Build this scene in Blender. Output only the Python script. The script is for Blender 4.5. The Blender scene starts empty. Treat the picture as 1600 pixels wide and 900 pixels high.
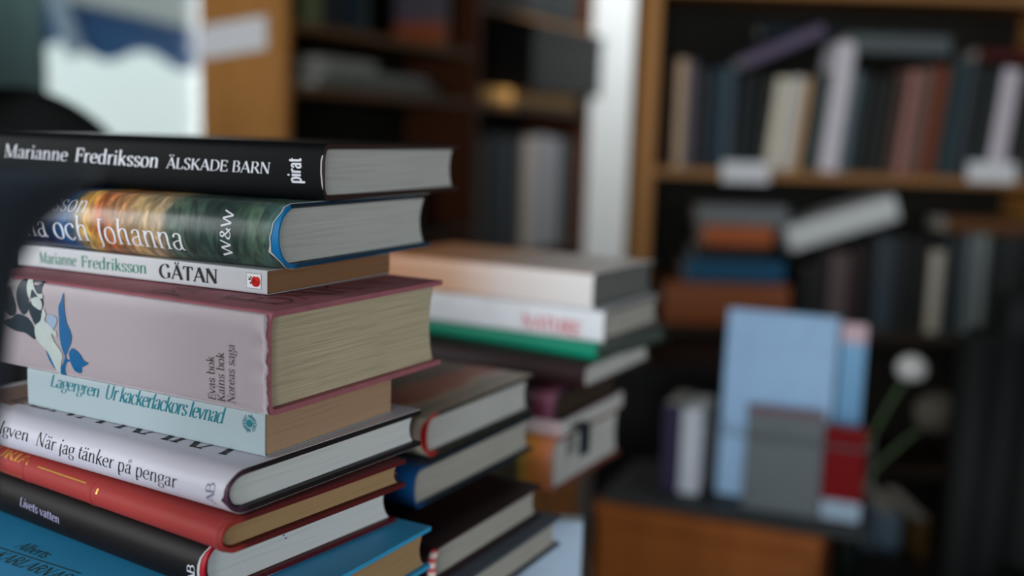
import bpy, bmesh, math, random
from mathutils import Vector, Matrix

C = bpy.context.scene.collection
SC = bpy.context.scene
R = math.radians
random.seed(7)

# ------------------------------------------------------------------ camera
CZ = 1.17                                   # lens height above the floor
FPX, PITCH, ROLL = 1680.0, R(8.06), R(1.89)  # focal length in pixels of a 1600 px wide frame
FW = Vector((0, math.cos(PITCH), -math.sin(PITCH)))
_u0 = Vector((0, math.sin(PITCH), math.cos(PITCH)))
RT = Vector((1, 0, 0)) * math.cos(ROLL) + _u0 * math.sin(ROLL)
UP = _u0 * math.cos(ROLL) - Vector((1, 0, 0)) * math.sin(ROLL)
CAM = Vector((0, 0, CZ))
cd = bpy.data.cameras.new('camera')
co = bpy.data.objects.new('camera', cd)
C.objects.link(co)
m = Matrix((RT, UP, -FW)).transposed().to_4x4()
m.translation = CAM
co.matrix_world = m
cd.sensor_width = 36
cd.lens = FPX / 1600 * 36
cd.clip_start = 0.01
cd.clip_end = 60
cd.dof.use_dof = True
cd.dof.focus_distance = 0.53
cd.dof.aperture_fstop = 3.0
SC.camera = co


def ray(px, py):
    return FW * FPX + RT * (px - 800) + UP * (450 - py)


def at(px, py, depth):
    """world point seen at a pixel of the photograph, at a given distance along world y"""
    d = ray(px, py)
    return CAM + d * (depth / d.y)


# ------------------------------------------------------------------ light
SC.view_settings.view_transform = 'Standard'
SC.view_settings.look = 'None'
SC.view_settings.exposure = 0.0
SC.view_settings.gamma = 1.0
SC.view_settings.use_curve_mapping = False
w = bpy.data.worlds.new('sky')
SC.world = w
w.use_nodes = True
bg = w.node_tree.nodes['Background']
bg.inputs[0].default_value = (0.80, 0.90, 0.93, 1)
bg.inputs[1].default_value = 1.45


def area(name, loc, target, sx, sy, power, col=(1, 1, 1)):
    l = bpy.data.lights.new(name, 'AREA')
    l.shape = 'RECTANGLE'
    l.size, l.size_y = sx, sy
    l.energy = power
    l.color = col
    o = bpy.data.objects.new(name, l)
    C.objects.link(o)
    o.location = loc
    o.rotation_euler = (Vector(target) - Vector(loc)).to_track_quat('-Z', 'Y').to_euler()
    return o


# daylight through the far window and two unseen ones behind the camera, plus left fill
area('daylight_shop_window', (-0.62, -2.66, 1.30), (0.0, 0.7, 1.08), 1.4, 0.9, 68, (0.93, 0.96, 1.0))
area('daylight_side_window', (2.9, -1.0, 1.5), (0, 0.9, 1.0), 1.1, 1.1, 17, (0.95, 0.97, 1.0))
area('left_fill_light', (-2.62, 0.05, 1.65), (-0.6, 2.9, 1.35), 0.9, 1.3, 40, (0.95, 0.97, 1.0))  # fill lamp added to brighten the bookcase end panel
area('daylight_far_window', (-1.75, 4.9, 1.9), (-0.7, 1.5, 1.0), 1.0, 1.0, 12, (0.92, 0.96, 1.0))


# ------------------------------------------------------------------ materials
def lin(c):
    return tuple((v / 255 / 12.92) if v / 255 <= 0.04045 else ((v / 255 + 0.055) / 1.055) ** 2.4 for v in c)


_M = {}


def mat(name, rgb, rough=0.5, var=0.12, scale=60, spec=0.25, bump=0.0, stretch=None, metal=0.0):
    if name in _M:
        return _M[name]
    m = bpy.data.materials.new(name)
    m.use_nodes = True
    nt = m.node_tree
    b = nt.nodes['Principled BSDF']
    b.inputs['Roughness'].default_value = rough
    b.inputs['Specular IOR Level'].default_value = spec
    b.inputs['Metallic'].default_value = metal
    tc = nt.nodes.new('ShaderNodeTexCoord')
    mp = nt.nodes.new('ShaderNodeMapping')
    mp.inputs['Scale'].default_value = stretch or (1, 1, 1)
    nz = nt.nodes.new('ShaderNodeTexNoise')
    nz.inputs['Scale'].default_value = scale
    nz.inputs['Detail'].default_value = 5
    rp = nt.nodes.new('ShaderNodeMix')
    rp.data_type = 'RGBA'
    l = lin(rgb)
    rp.inputs[6].default_value = tuple(v * (1 - var) for v in l) + (1,)
    rp.inputs[7].default_value = tuple(min(1, v * (1 + var)) for v in l) + (1,)
    nt.links.new(tc.outputs['Object'], mp.inputs[0])
    nt.links.new(mp.outputs[0], nz.inputs[0])
    nt.links.new(nz.outputs[0], rp.inputs[0])
    nt.links.new(rp.outputs[2], b.inputs['Base Color'])
    if bump:
        bp = nt.nodes.new('ShaderNodeBump')
        bp.inputs['Strength'].default_value = bump
        bp.inputs['Distance'].default_value = 0.001
        nt.links.new(nz.outputs[0], bp.inputs['Height'])
        nt.links.new(bp.outputs[0], b.inputs['Normal'])
    _M[name] = m
    return m


def wood(name, dark, light, rough=0.45, axis='z', scale=14):
    if name in _M:
        return _M[name]
    st = {'x': (0.15, 3, 3), 'y': (3, 0.15, 3), 'z': (3, 3, 0.15)}[axis]
    m = mat(name, light, rough, 0.0, scale, 0.35, 0.0, st)
    nt = m.node_tree
    mix = [n for n in nt.nodes if n.type == 'MIX'][0]
    mix.inputs[6].default_value = lin(dark) + (1,)
    mix.inputs[7].default_value = lin(light) + (1,)
    return m


def paper(name, rgb, dark=0.62, fine=2600, wav=9.0):
    """edge of a page block: thin wavering lines between the leaves"""
    if name in _M:
        return _M[name]
    m = bpy.data.materials.new(name)
    m.use_nodes = True
    nt = m.node_tree
    b = nt.nodes['Principled BSDF']
    b.inputs['Roughness'].default_value = 0.8
    b.inputs['Specular IOR Level'].default_value = 0.15
    tc = nt.nodes.new('ShaderNodeTexCoord')
    outs = []
    for k, (zs, ys, lo, hi) in enumerate(((fine, wav, 0.30, 0.62), (fine * 0.22, wav * 1.6, 0.36, 0.48))):
        mp = nt.nodes.new('ShaderNodeMapping')
        mp.inputs['Scale'].default_value = (ys, ys, zs)
        mp.inputs['Location'].default_value = (k * 3.1, k, k)
        nz = nt.nodes.new('ShaderNodeTexNoise')
        nz.inputs['Scale'].default_value = 1.0
        nz.inputs['Detail'].default_value = 3
        mr = nt.nodes.new('ShaderNodeMapRange')
        mr.inputs[1].default_value = lo
        mr.inputs[2].default_value = hi
        mr.inputs[3].default_value = dark if k == 0 else 0.55 + 0.45 * dark
        mr.inputs[4].default_value = 1.0
        nt.links.new(tc.outputs['Object'], mp.inputs[0])
        nt.links.new(mp.outputs[0], nz.inputs[0])
        nt.links.new(nz.outputs[0], mr.inputs[0])
        outs.append(mr)
    mu = nt.nodes.new('ShaderNodeMath')
    mu.operation = 'MULTIPLY'
    nt.links.new(outs[0].outputs[0], mu.inputs[0])
    nt.links.new(outs[1].outputs[0], mu.inputs[1])
    mx = nt.nodes.new('ShaderNodeMix')
    mx.data_type = 'RGBA'
    mx.inputs[6].default_value = (0, 0, 0, 1)
    mx.inputs[7].default_value = lin(rgb) + (1,)
    nt.links.new(mu.outputs[0], mx.inputs[0])
    nt.links.new(mx.outputs[2], b.inputs['Base Color'])
    bp = nt.nodes.new('ShaderNodeBump')
    bp.inputs['Strength'].default_value = 0.25
    bp.inputs['Distance'].default_value = 0.0004
    nt.links.new(mu.outputs[0], bp.inputs['Height'])
    nt.links.new(bp.outputs[0], b.inputs['Normal'])
    _M[name] = m
    return m


def ramp_x(name, stops, rough=0.4, nscale=(60, 60, 60), amount=0.02, spec=0.4, extra=None, axis=0):
    """colour that changes along the spine (object x), its borders broken up by noise"""
    m = bpy.data.materials.new(name)
    m.use_nodes = True
    nt = m.node_tree
    b = nt.nodes['Principled BSDF']
    b.inputs['Roughness'].default_value = rough
    b.inputs['Specular IOR Level'].default_value = spec
    tc = nt.nodes.new('ShaderNodeTexCoord')
    sp = nt.nodes.new('ShaderNodeSeparateXYZ')
    nt.links.new(tc.outputs['Object'], sp.inputs[0])
    mp = nt.nodes.new('ShaderNodeMapping')
    mp.inputs['Scale'].default_value = nscale
    nt.links.new(tc.outputs['Object'], mp.inputs[0])
    nz = nt.nodes.new('ShaderNodeTexNoise')
    nz.inputs['Scale'].default_value = 1.0
    nz.inputs['Detail'].default_value = 6
    nz.inputs['Distortion'].default_value = 0.8
    nt.links.new(mp.outputs[0], nz.inputs[0])
    ma = nt.nodes.new('ShaderNodeMath')
    ma.operation = 'MULTIPLY_ADD'
    ma.inputs[1].default_value = amount
    nt.links.new(nz.outputs[0], ma.inputs[0])
    nt.links.new(sp.outputs[axis], ma.inputs[2])
    lo, hi = stops[0][0], stops[-1][0]
    mr = nt.nodes.new('ShaderNodeMapRange')
    mr.inputs[1].default_value = lo + amount * 0.5
    mr.inputs[2].default_value = hi + amount * 0.5
    nt.links.new(ma.outputs[0], mr.inputs[0])
    cr = nt.nodes.new('ShaderNodeValToRGB')
    el = cr.color_ramp.elements
    while len(el) < len(stops):
        el.new(0.5)
    for e, (p, c) in zip(el, stops):
        e.position = (p - lo) / (hi - lo)
        e.color = lin(c) + (1,)
    nt.links.new(mr.outputs[0], cr.inputs[0])
    out = cr.outputs[0]
    if extra:
        out = extra(nt, tc, sp, out)
    nt.links.new(out, b.inputs['Base Color'])
    return m


# ------------------------------------------------------------------ objects
def link(name, bm, mats, parent=None, smooth=False):
    me = bpy.data.meshes.new(name)
    bmesh.ops.recalc_face_normals(bm, faces=bm.faces[:])
    bm.to_mesh(me)
    bm.free()
    for mm in (mats if isinstance(mats, (list, tuple)) else [mats]):
        me.materials.append(mm)
    if smooth:
        for p in me.polygons:
            p.use_smooth = True
    o = bpy.data.objects.new(name, me)
    C.objects.link(o)
    if parent:
        o.parent = parent
    return o


def autosmooth(o, ang=35):
    me = o.data
    me.set_sharp_from_angle(angle=R(ang)) if hasattr(me, 'set_sharp_from_angle') else None
    for p in me.polygons:
        p.use_smooth = True


def tag(o, label, cat, group=None):
    o['label'] = label
    o['category'] = cat
    if group:
        o['group'] = group
    return o


def empty(name, loc=(0, 0, 0), rot=(0, 0, 0)):
    o = bpy.data.objects.new(name, None)
    C.objects.link(o)
    o.location = loc
    o.rotation_euler = rot
    o.empty_display_size = 0.02
    return o


def struct(o):
    o['kind'] = 'structure'
    return o


def box(bm, x0, y0, z0, x1, y1, z1, bev=0.0):
    r = bmesh.ops.create_cube(bm, size=1.0)
    vs = r['verts']
    for v in vs:
        v.co = Vector(((x0 + x1) / 2 + v.co.x * (x1 - x0), (y0 + y1) / 2 + v.co.y * (y1 - y0), (z0 + z1) / 2 + v.co.z * (z1 - z0)))
    if bev:
        es = list({e for v in vs for e in v.link_edges})
        bmesh.ops.bevel(bm, geom=es, offset=bev, segments=2, affect='EDGES')
    return bm


def boxes(*bb, bev=0.0):
    bm = bmesh.new()
    for b in bb:
        box(bm, *b, bev=bev)
    return bm


def lathe(bm, prof, n=32, c=(0, 0)):
    rings = []
    for r, z in prof:
        rings.append([bm.verts.new((c[0] + r * math.cos(2 * math.pi * k / n), c[1] + r * math.sin(2 * math.pi * k / n), z)) for k in range(n)])
    for a, b in zip(rings, rings[1:]):
        for k in range(n):
            bm.faces.new((a[k], a[(k + 1) % n], b[(k + 1) % n], b[k]))
    bm.faces.new(rings[0])
    bm.faces.new(rings[-1])
    return bm


def tube(bm, pts, rad, n=8):
    rings = []
    pts = [Vector(p) for p in pts]
    for i, p in enumerate(pts):
        t = (pts[min(i + 1, len(pts) - 1)] - pts[max(i - 1, 0)]).normalized()
        a = t.orthogonal().normalized() if i == 0 else (rings_a - t * rings_a.dot(t)).normalized()
        rings_a = a
        bb = t.cross(a)
        rr = rad[i] if isinstance(rad, (list, tuple)) else rad
        rings.append([bm.verts.new(p + (a * math.cos(2 * math.pi * k / n) + bb * math.sin(2 * math.pi * k / n)) * rr) for k in range(n)])
    for a, b in zip(rings, rings[1:]):
        for k in range(n):
            bm.faces.new((a[k], a[(k + 1) % n], b[(k + 1) % n], b[k]))
    bm.faces.new(rings[0])
    bm.faces.new(rings[-1])
    return bm


# ------------------------------------------------------------------ lettering: pen-stroke glyphs
# units: x-height 46, capitals 68, ascender 72, descender -22
GL = {}


def g(ch, adv, *st):
    GL[ch] = (adv, st)


def S(x, y, l=8, r=8):                     # serif foot
    return ('s', ((x - l, y), (x + r, y)), 0.34)


def L(*p, k=1.0):
    return ('l', p, k)


def Cv(*p, k=1.0):
    return ('c', p, k)


def D(x, y, r=5.5):
    return ('d', ((x, y),), r)


ARCH = Cv((12, 32), (19, 43), (29, 46), (36, 40), (38, 28), (38, 0))
BOWL = Cv((11, 36), (21, 46), (34, 43), (41, 24), (35, 4), (22, -1), (11, 7))
OO = Cv((22, 46), (10, 40), (6, 23), (10, 5), (22, -1), (34, 5), (39, 23), (34, 40), (22, 46))
A_ = (Cv((9, 35), (14, 44), (23, 46), (31, 41), (32, 28), (32, 10), (35, 2), (41, 2)), Cv((32, 28), (20, 25), (10, 20), (7, 11), (12, 2), (22, 1), (32, 10)))
g('a', 43, *A_)
g('ä', 43, *A_, D(13, 60, 5), D(30, 60, 5))
g('å', 43, *A_, Cv((22, 70), (16, 66), (16, 59), (22, 55), (28, 59), (28, 66), (22, 70), k=0.45))
g('b', 48, L((11, 72), (11, 4)), S(9, 71, 6, 3), BOWL)
g('c', 41, Cv((37, 36), (31, 45), (22, 46), (10, 38), (6, 23), (11, 6), (23, -1), (37, 8)))
g('d', 49, Cv((36, 38), (26, 46), (12, 42), (6, 23), (11, 3), (23, -1), (36, 8)), L((37, 72), (37, 0)), S(35, 71, 6, 3), S(39, 1, 2, 6))
g('e', 43, L((8, 26), (37, 26), k=0.4), Cv((37, 26), (34, 40), (23, 46), (11, 39), (6, 22), (12, 5), (24, -1), (37, 8)))
g('f', 29, Cv((32, 66), (26, 72), (18, 66), (15, 52), (15, 25), (15, 0)), L((5, 45), (28, 45), k=0.4), S(15, 1))
g('g', 42, Cv((21, 46), (10, 42), (7, 31), (11, 20), (21, 17), (32, 21), (34, 32), (31, 43), (21, 46)),
  Cv((12, 20), (8, 10), (16, 4), (32, 2), (37, -8), (29, -20), (14, -21), (6, -12), (12, -1), k=0.8), L((31, 42), (41, 46), k=0.6))
g('h', 50, L((11, 72), (11, 0)), S(9, 71, 6, 3), S(11, 1), ARCH, S(38, 1))
g('i', 23, L((11, 46), (11, 0)), S(9, 45, 6, 3), S(11, 1), D(11, 63))
g('j', 24, Cv((12, 46), (12, 20), (12, -6), (8, -18), (-1, -20)), S(10, 45, 6, 3), D(12, 63))
g('k', 46, L((11, 72), (11, 0)), S(9, 71, 6, 3), S(11, 1), L((37, 45), (13, 21), k=0.6), L((20, 29), (40, 1)), S(36, 45, 6, 6), S(40, 1, 7, 6))
g('l', 23, L((11, 72), (11, 0)), S(9, 71, 6, 3), S(11, 1))
g('n', 50, L((11, 46), (11, 0)), S(9, 45, 6, 3), S(11, 1), ARCH, S(38, 1))
g('o', 45, OO)
g('ö', 45, OO, D(14, 60, 5), D(31, 60, 5))
g('p', 48, L((11, 46), (11, -22)), S(9, 45, 6, 3), S(11, -21), BOWL)
g('r', 34, L((11, 46), (11, 0)), S(9, 45, 6, 3), S(11, 1), Cv((12, 30), (18, 42), (25, 46), (32, 43)))
g('s', 37, Cv((31, 37), (26, 45), (16, 46), (8, 38), (11, 28), (23, 21), (32, 13), (28, 2), (17, -1), (7, 8)))
g('t', 29, Cv((14, 60), (14, 35), (14, 12), (18, 1), (29, 5)), L((4, 45), (28, 45), k=0.45))
g('u', 50, Cv((11, 46), (11, 22), (13, 6), (21, 0), (30, 2), (37, 11)), S(9, 45, 6, 3), L((38, 46), (38, 0)), S(36, 45, 6, 3))
g('v', 42, L((5, 45), (21, 0)), L((21, 0), (37, 45), k=0.5), S(6, 45, 7, 7), S(36, 45, 7, 7))
AA = (L((6, 0), (29, 69), k=0.45), L((28, 69), (53, 0), k=1.1), L((14, 23), (44, 23), k=0.4), S(6, 1, 7, 8), S(53, 1, 8, 7))
g('A', 58, *AA)
g('Ä', 58, *AA, D(19, 82, 5), D(38, 82, 5))
g('Å', 58, *AA, Cv((29, 88), (22, 84), (22, 77), (29, 72), (36, 77), (36, 84), (29, 88), k=0.5))
g('B', 51, L((12, 68), (12, 0)), S(12, 67, 8, 4), S(12, 1, 8, 4), Cv((12, 67), (32, 66), (40, 52), (32, 38), (12, 36)), Cv((12, 36), (36, 35), (45, 19), (36, 2), (12, 1)))
g('C', 58, Cv((50, 54), (42, 66), (28, 69), (12, 56), (6, 34), (12, 12), (28, -1), (42, 3), (51, 14)))
g('D', 60, L((12, 68), (12, 0)), S(12, 67, 8, 4), S(12, 1, 8, 4), Cv((12, 67), (36, 65), (52, 50), (54, 34), (51, 16), (36, 3), (12, 1)))
g('E', 50, L((12, 68), (12, 0)), S(12, 67, 8, 4), S(12, 1, 8, 4), L((12, 67), (43, 67), k=0.4), L((12, 36), (36, 36), k=0.4), L((12, 1), (46, 1), k=0.4), L((43, 68), (44, 54), k=0.5), L((36, 43), (36, 28), k=0.5), L((45, 0), (47, 16), k=0.5))
g('F', 47, L((12, 68), (12, 0)), S(12, 67, 8, 4), S(12, 1), L((12, 67), (43, 67), k=0.4), L((12, 36), (36, 36), k=0.4), L((43, 68), (44, 52), k=0.5), L((36, 44), (36, 28), k=0.5))
g('G', 61, Cv((49, 53), (41, 66), (28, 69), (12, 56), (6, 34), (12, 12), (28, -1), (42, 2), (50, 8)), L((50, 28), (50, 4)), S(50, 28))
g('H', 64, L((12, 68), (12, 0)), L((52, 68), (52, 0)), S(12, 67), S(12, 1), S(52, 67), S(52, 1), L((12, 35), (52, 35), k=0.4))
g('J', 31, Cv((18, 68), (18, 40), (18, 8), (14, -10), (3, -16)), S(18, 67, 9, 9))
g('K', 58, L((12, 68), (12, 0)), S(12, 67), S(12, 1), L((48, 67), (14, 31), k=0.5), L((23, 40), (52, 0)), S(47, 67), S(52, 1))
g('L', 48, L((12, 68), (12, 0)), S(12, 67), S(12, 1, 8, 4), L((12, 1), (43, 1), k=0.4), L((42, 0), (45, 18), k=0.5))
g('M', 76, L((10, 68), (10, 0), k=0.45), L((12, 68), (37, 2)), L((37, 2), (62, 68), k=0.45), L((63, 68), (63, 0)), S(10, 67, 8, 3), S(10, 1), S(63, 67, 3, 8), S(63, 1))
g('N', 66, L((11, 68), (11, 0), k=0.45), L((12, 68), (52, 1), k=1.1), L((52, 68), (52, 0), k=0.45), S(11, 67, 8, 3), S(11, 1), S(52, 67))
g('O', 62, Cv((30, 69), (12, 58), (6, 34), (12, 10), (30, -1), (48, 10), (54, 34), (48, 58), (30, 69)))
g('P', 48, L((12, 68), (12, 0)), S(12, 67, 8, 4), S(12, 1), Cv((12, 67), (34, 66), (44, 49), (34, 33), (12, 31)))
g('R', 54, L((12, 68), (12, 0)), S(12, 67, 8, 4), S(12, 1), Cv((12, 67), (33, 66), (42, 51), (33, 36), (12, 34)), L((27, 35), (50, 0)), S(51, 1, 6, 7))
g('S', 45, Cv((38, 56), (32, 67), (20, 69), (9, 58), (13, 43), (27, 34), (38, 20), (33, 3), (20, -1), (7, 12)))
g('T', 52, L((26, 68), (26, 0)), S(26, 1), L((5, 67), (47, 67), k=0.4), L((5, 68), (4, 53), k=0.5), L((47, 68), (48, 53), k=0.5))
g('U', 62, Cv((12, 68), (12, 30), (14, 8), (28, -1), (43, 5), (50, 24), (50, 68)), S(12, 67), S(50, 67))
g('V', 58, L((5, 68), (29, 0)), L((29, 0), (53, 68), k=0.45), S(6, 67), S(52, 67))
g('W', 84, L((4, 68), (23, 0)), L((23, 0), (42, 66), k=0.7), L((42, 66), (60, 0)), L((60, 0), (79, 68), k=0.7))
g('&', 62, Cv((56, 30), (46, 10), (28, -1), (10, 6), (10, 22), (26, 36), (37, 52), (30, 68), (19, 64), (17, 50), (30, 30), (56, 0)))
g('I', 26, L((13, 68), (13, 0)), S(13, 67), S(13, 1))
g(' ', 24)
g('.', 18, D(9, 4))


def catmull(p, n=7):
    p = [Vector((q[0], q[1])) for q in p]
    closed = (p[0] - p[-1]).length < 0.01
    out = []
    for i in range(len(p) - 1):
        a = p[i - 1] if i > 0 else (p[-2] if closed else p[0] * 2 - p[1])
        b, c = p[i], p[i + 1]
        d = p[i + 2] if i + 2 < len(p) else (p[1] if closed else p[-1] * 2 - p[-2])
        for k in range(n):
            t = k / n
            out.append(0.5 * (2 * b + (c - a) * t + (2 * a - 5 * b + 4 * c - d) * t * t + (3 * b - a - 3 * c + d) * t * t * t))
    out.append(p[-1])
    return out


def text_quads(s, T=11.0, thin=0.3, serif=True, nib=10, track=0.0):
    """list of quads (2D, font units) and the total advance"""
    qs, x0 = [], 0.0
    for ch in s:
        adv, st = GL[ch]
        for kind, pts, k in st:
            if kind == 'd':
                (cx, cy), r = pts[0], k * (0.55 + 0.45 * T / 11)
                ring = [Vector((x0 + cx + r * math.cos(a * math.pi / 5), cy + r * math.sin(a * math.pi / 5))) for a in range(10)]
                cc = Vector((x0 + cx, cy))
                for a in range(0, 10, 2):
                    qs.append((cc, ring[a], ring[a + 1], ring[(a + 2) % 10]))
                continue
            if kind == 's':
                if not serif:
                    continue
                P = [Vector(pts[0]), Vector(pts[1])]
                h = T * k * 0.45
                qs.append(tuple(Vector((x0, 0)) + v for v in (P[0] + Vector((0, -h)), P[1] + Vector((0, -h)), P[1] + Vector((-1.5, h)), P[0] + Vector((1.5, h)))))
                continue
            if kind == 'l':
                a, b = Vector(pts[0]), Vector(pts[1])
                n = max(1, int((b - a).length / 12))
                P = [a.lerp(b, i / n) for i in range(n + 1)]
            else:
                P = catmull(pts)
            prev = None
            for i, p in enumerate(P):
                t = (P[min(i + 1, len(P) - 1)] - P[max(i - 1, 0)])
                if kind == 'c' and (P[0] - P[-1]).length < 0.01 and i in (0, len(P) - 1):
                    t = P[1] - P[-2]
                t.normalize()
                if kind == 'l':
                    wd = T * k
                else:
                    wd = T * k * max(thin, abs(math.sin(math.atan2(t.y, t.x) - R(nib))))
                nrm = Vector((-t.y, t.x)) * wd * 0.5
                cur = (Vector((x0, 0)) + p + nrm, Vector((x0, 0)) + p - nrm)
                if prev:
                    qs.append((prev[0], prev[1], cur[1], cur[0]))
                prev = cur
        x0 += adv + track
    return qs, x0 - track


# ------------------------------------------------------------------ the book builder
class Book:
    """lying book: x from the tail (0) to the head (-L), y from the spine (0) to the fore-edge (w), z up to t"""

    def __init__(s, name, loc, theta, L_, w_, t_, bulge=0.003, n=2.6, r0=0.004, rot=None):
        s.L, s.w, s.t, s.b, s.n, s.r0 = L_, w_, t_, bulge, n, r0
        s.root = empty(name, loc, rot if rot else (0, 0, -theta))
        s.th = theta
        s.loc = Vector(loc)

    def tagged(s, label, group=None, cat='book'):
        tag(s.root, label, cat, group)
        return s

    def prof(s, inset=0.0, nb=4, ns=14, w_=None, b=None):
        """section (y, z) from the top fore-edge round the spine to the bottom fore-edge"""
        t2 = s.t / 2 - inset
        b = (s.b - inset) if b is None else b
        w_ = s.w if w_ is None else w_
        r0 = s.r0
        P = [(w_ + (r0 - w_) * i / nb, s.t / 2 + t2) for i in range(nb)]
        for i in range(ns + 1):
            a = math.pi / 2 - math.pi * i / ns
            cz, sz = math.cos(a), math.sin(a)
            y = r0 - (b + r0) * abs(cz) ** (2 / s.n)
            z = s.t / 2 + t2 * (1 if sz >= 0 else -1) * abs(sz) ** (2 / s.n)
            P.append((y, z))
        P += [(r0 + (w_ - r0) * (i + 1) / nb, s.t / 2 - t2) for i in range(nb)]
        return P

    def spine_y(s, z, b=None):
        b = s.b if b is None else b
        q = min(1.0, abs((z - s.t / 2) / (s.t / 2)))
        return s.r0 - (b + s.r0) * max(0.0, 1 - q ** s.n) ** (1 / s.n)

    def shell(s, name, material, thick, inset=0.0, xa=None, xb=0.0, edge=None, nx=2, fray=None, rim=None, wtrim=0.0, sp=None):
        """case or jacket: a folded sheet with real thickness"""
        xa = -s.L if xa is None else xa
        O = s.prof(inset, w_=s.w - wtrim)
        I = s.prof(inset + thick, w_=s.w - wtrim, b=s.b - inset - thick * 0.45)
        M = len(O)
        bm = bmesh.new()
        xs = [[xa + (xb - xa) * k / nx for k in range(nx + 1)] for _ in range(M)]
        for i in range(M):
            if edge:
                e = xb - edge(i / (M - 1))
                xs[i][-1] = e
                if rim:
                    xs[i][-2] = e - rim(i / (M - 1)) - 0.00005
        if rim and nx > 2:
            pass
        vo = [[bm.verts.new((x, O[i][0], O[i][1])) for x in xs[i]] for i in range(M)]
        vi = [[bm.verts.new((x, I[i][0], I[i][1])) for x in xs[i]] for i in range(M)]
        for i in range(M - 1):
            for k in range(nx):
                f = bm.faces.new((vo[i][k], vo[i + 1][k], vo[i + 1][k + 1], vo[i][k + 1]))
                if rim and k == nx - 1 and rim(i / (M - 1)) > 0.00025:
                    f.material_index = 1
                bm.faces.new((vi[i][k], vi[i][k + 1], vi[i + 1][k + 1], vi[i + 1][k]))
            bm.faces.new((vo[i][0], vi[i][0], vi[i + 1][0], vo[i + 1][0]))
            f = bm.faces.new((vo[i][nx], vo[i + 1][nx], vi[i + 1][nx], vi[i][nx]))
            if rim and rim(i / (M - 1)) > 0.00025:
                f.material_index = 1
        for k in range(nx):
            for q in (0, M - 1):
                bm.faces.new((vo[q][k], vo[q][k + 1], vi[q][k + 1], vi[q][k]))
        o = link(name, bm, material, s.root)
        autosmooth(o, 40)
        return o

    def pages(s, material, thick, sq=0.003, gap=0.0015, fore=0.003, concave=0.003, rows=14, back=None):
        bm = bmesh.new()
        z0, z1 = thick, s.t - thick
        xa, xb = -s.L + sq, -sq
        G = []
        for j in range(rows + 1):
            q = j / rows
            z = z0 + (z1 - z0) * q
            e = abs(2 * q - 1)
            yl = s.r0 - (s.b + s.r0 - thick - gap) * max(0.0, 1 - e ** s.n) ** (1 / s.n)
            if back is not None:
                yl = back
            yr = s.w - fore - concave * (1 - e * e)
            ny = 4
            G.append([[bm.verts.new((x, yl + (yr - yl) * i / ny, z)) for i in range(ny + 1)] for x in (xa, xb)])
        for j in range(rows):
            for i in range(4):
                for k in (0, 1):
                    bm.faces.new((G[j][k][i], G[j][k][i + 1], G[j + 1][k][i + 1], G[j + 1][k][i]))
            for i in (0, 4):
                bm.faces.new((G[j][0][i], G[j][1][i], G[j + 1][1][i], G[j + 1][0][i]))
        for j in (0, rows):
            for i in range(4):
                bm.faces.new((G[j][0][i], G[j][0][i + 1], G[j][1][i + 1], G[j][1][i]))
        return link('page_block', bm, material, s.root)

    # --- spine coordinates of a photograph pixel (the spine's plane)
    def sp(s, px, py, depth=None):
        X = Vector((math.cos(s.th), -math.sin(s.th), 0))
        Y = Vector((math.sin(s.th), math.cos(s.th), 0))
        d = ray(px, py)
        yy = -s.b * 0.9
        P = s.loc + Y * yy
        k = (P - CAM).dot(Y) / d.dot(Y)
        q = CAM + d * k - s.loc
        return Vector((q.dot(X), q.z))

    def top(s, px, py, z=None):
        z = s.t if z is None else z
        X = Vector((math.cos(s.th), -math.sin(s.th), 0))
        Y = Vector((math.sin(s.th), math.cos(s.th), 0))
        d = ray(px, py)
        k = (s.loc.z + z - CAM.z) / d.z
        q = CAM + d * k - s.loc
        return Vector((q.dot(X), q.dot(Y)))

    def put(s, name, polys, material, off=0.00012, face='spine', parent=None, mats=None):
        """polys: list of 2D polygons in spine (x, z) or top-cover (x, y) coordinates, laid on the surface"""
        bm = bmesh.new()
        for pi, P in enumerate(polys):
            vs = []
            for p in P:
                if face == 'spine':
                    z = max(0.0006, min(s.t - 0.0006, p[1]))
                    vs.append(bm.verts.new((p[0], s.spine_y(z) - off, z)))
                else:
                    vs.append(bm.verts.new((p[0], p[1], s.t + off)))
            try:
                f = bm.faces.new(vs)
                if mats:
                    f.material_index = mats[pi]
            except ValueError:
                pass
        return link(name, bm, material, parent or s.root)

    def write(s, name, txt, a, b, cap, material, slant=0.0, face='spine', off=0.00012, fit=True, **kw):
        """text from point a to point b (spine or cover coordinates); cap = capital height"""
        qs, adv = text_quads(txt, **kw)
        a, b = Vector(a), Vector(b)
        e = (b - a)
        ln = e.length
        e.normalize()
        up = Vector((-e.y, e.x))
        sx, sy = ln / adv, cap / 68.0
        return s.put(name, [[a + e * (p.x * sx + slant * p.y * sy) + up * (p.y * sy) for p in q] for q in qs], material, off, face)


def hard(name, loc, th, L_, w_, t_, cover, page, bulge=0.004, n=2.4, r0=0.004, board=0.0024, rot=None, sq=0.003, jacket=None, jthick=0.0003,
         edge=None, rim=None, gap=0.0015, concave=0.004):
    b = Book(name, loc, th, L_, w_, t_, bulge, n, r0, rot)
    ins = jthick if jacket else 0.0
    b.shell('cover', cover, board, ins)
    b.pages(page, board + ins + 0.0002, sq, gap=gap, concave=concave)
    if jacket:
        b.shell('dust_jacket', jacket, jthick * 0.8, 0.0, edge=edge, rim=rim, nx=3 if rim else 2)
    return b


def soft(name, loc, th, L_, w_, t_, cover, page, rot=None, n=9, bulge=0.0006):
    b = Book(name, loc, th, L_, w_, t_, bulge, n, 0.0015, rot)
    b.shell('cover', cover, 0.00035)
    b.pages(page, 0.0005, sq=0.0004, gap=0.0004, fore=0.0004, concave=0.0)
    return b


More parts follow.
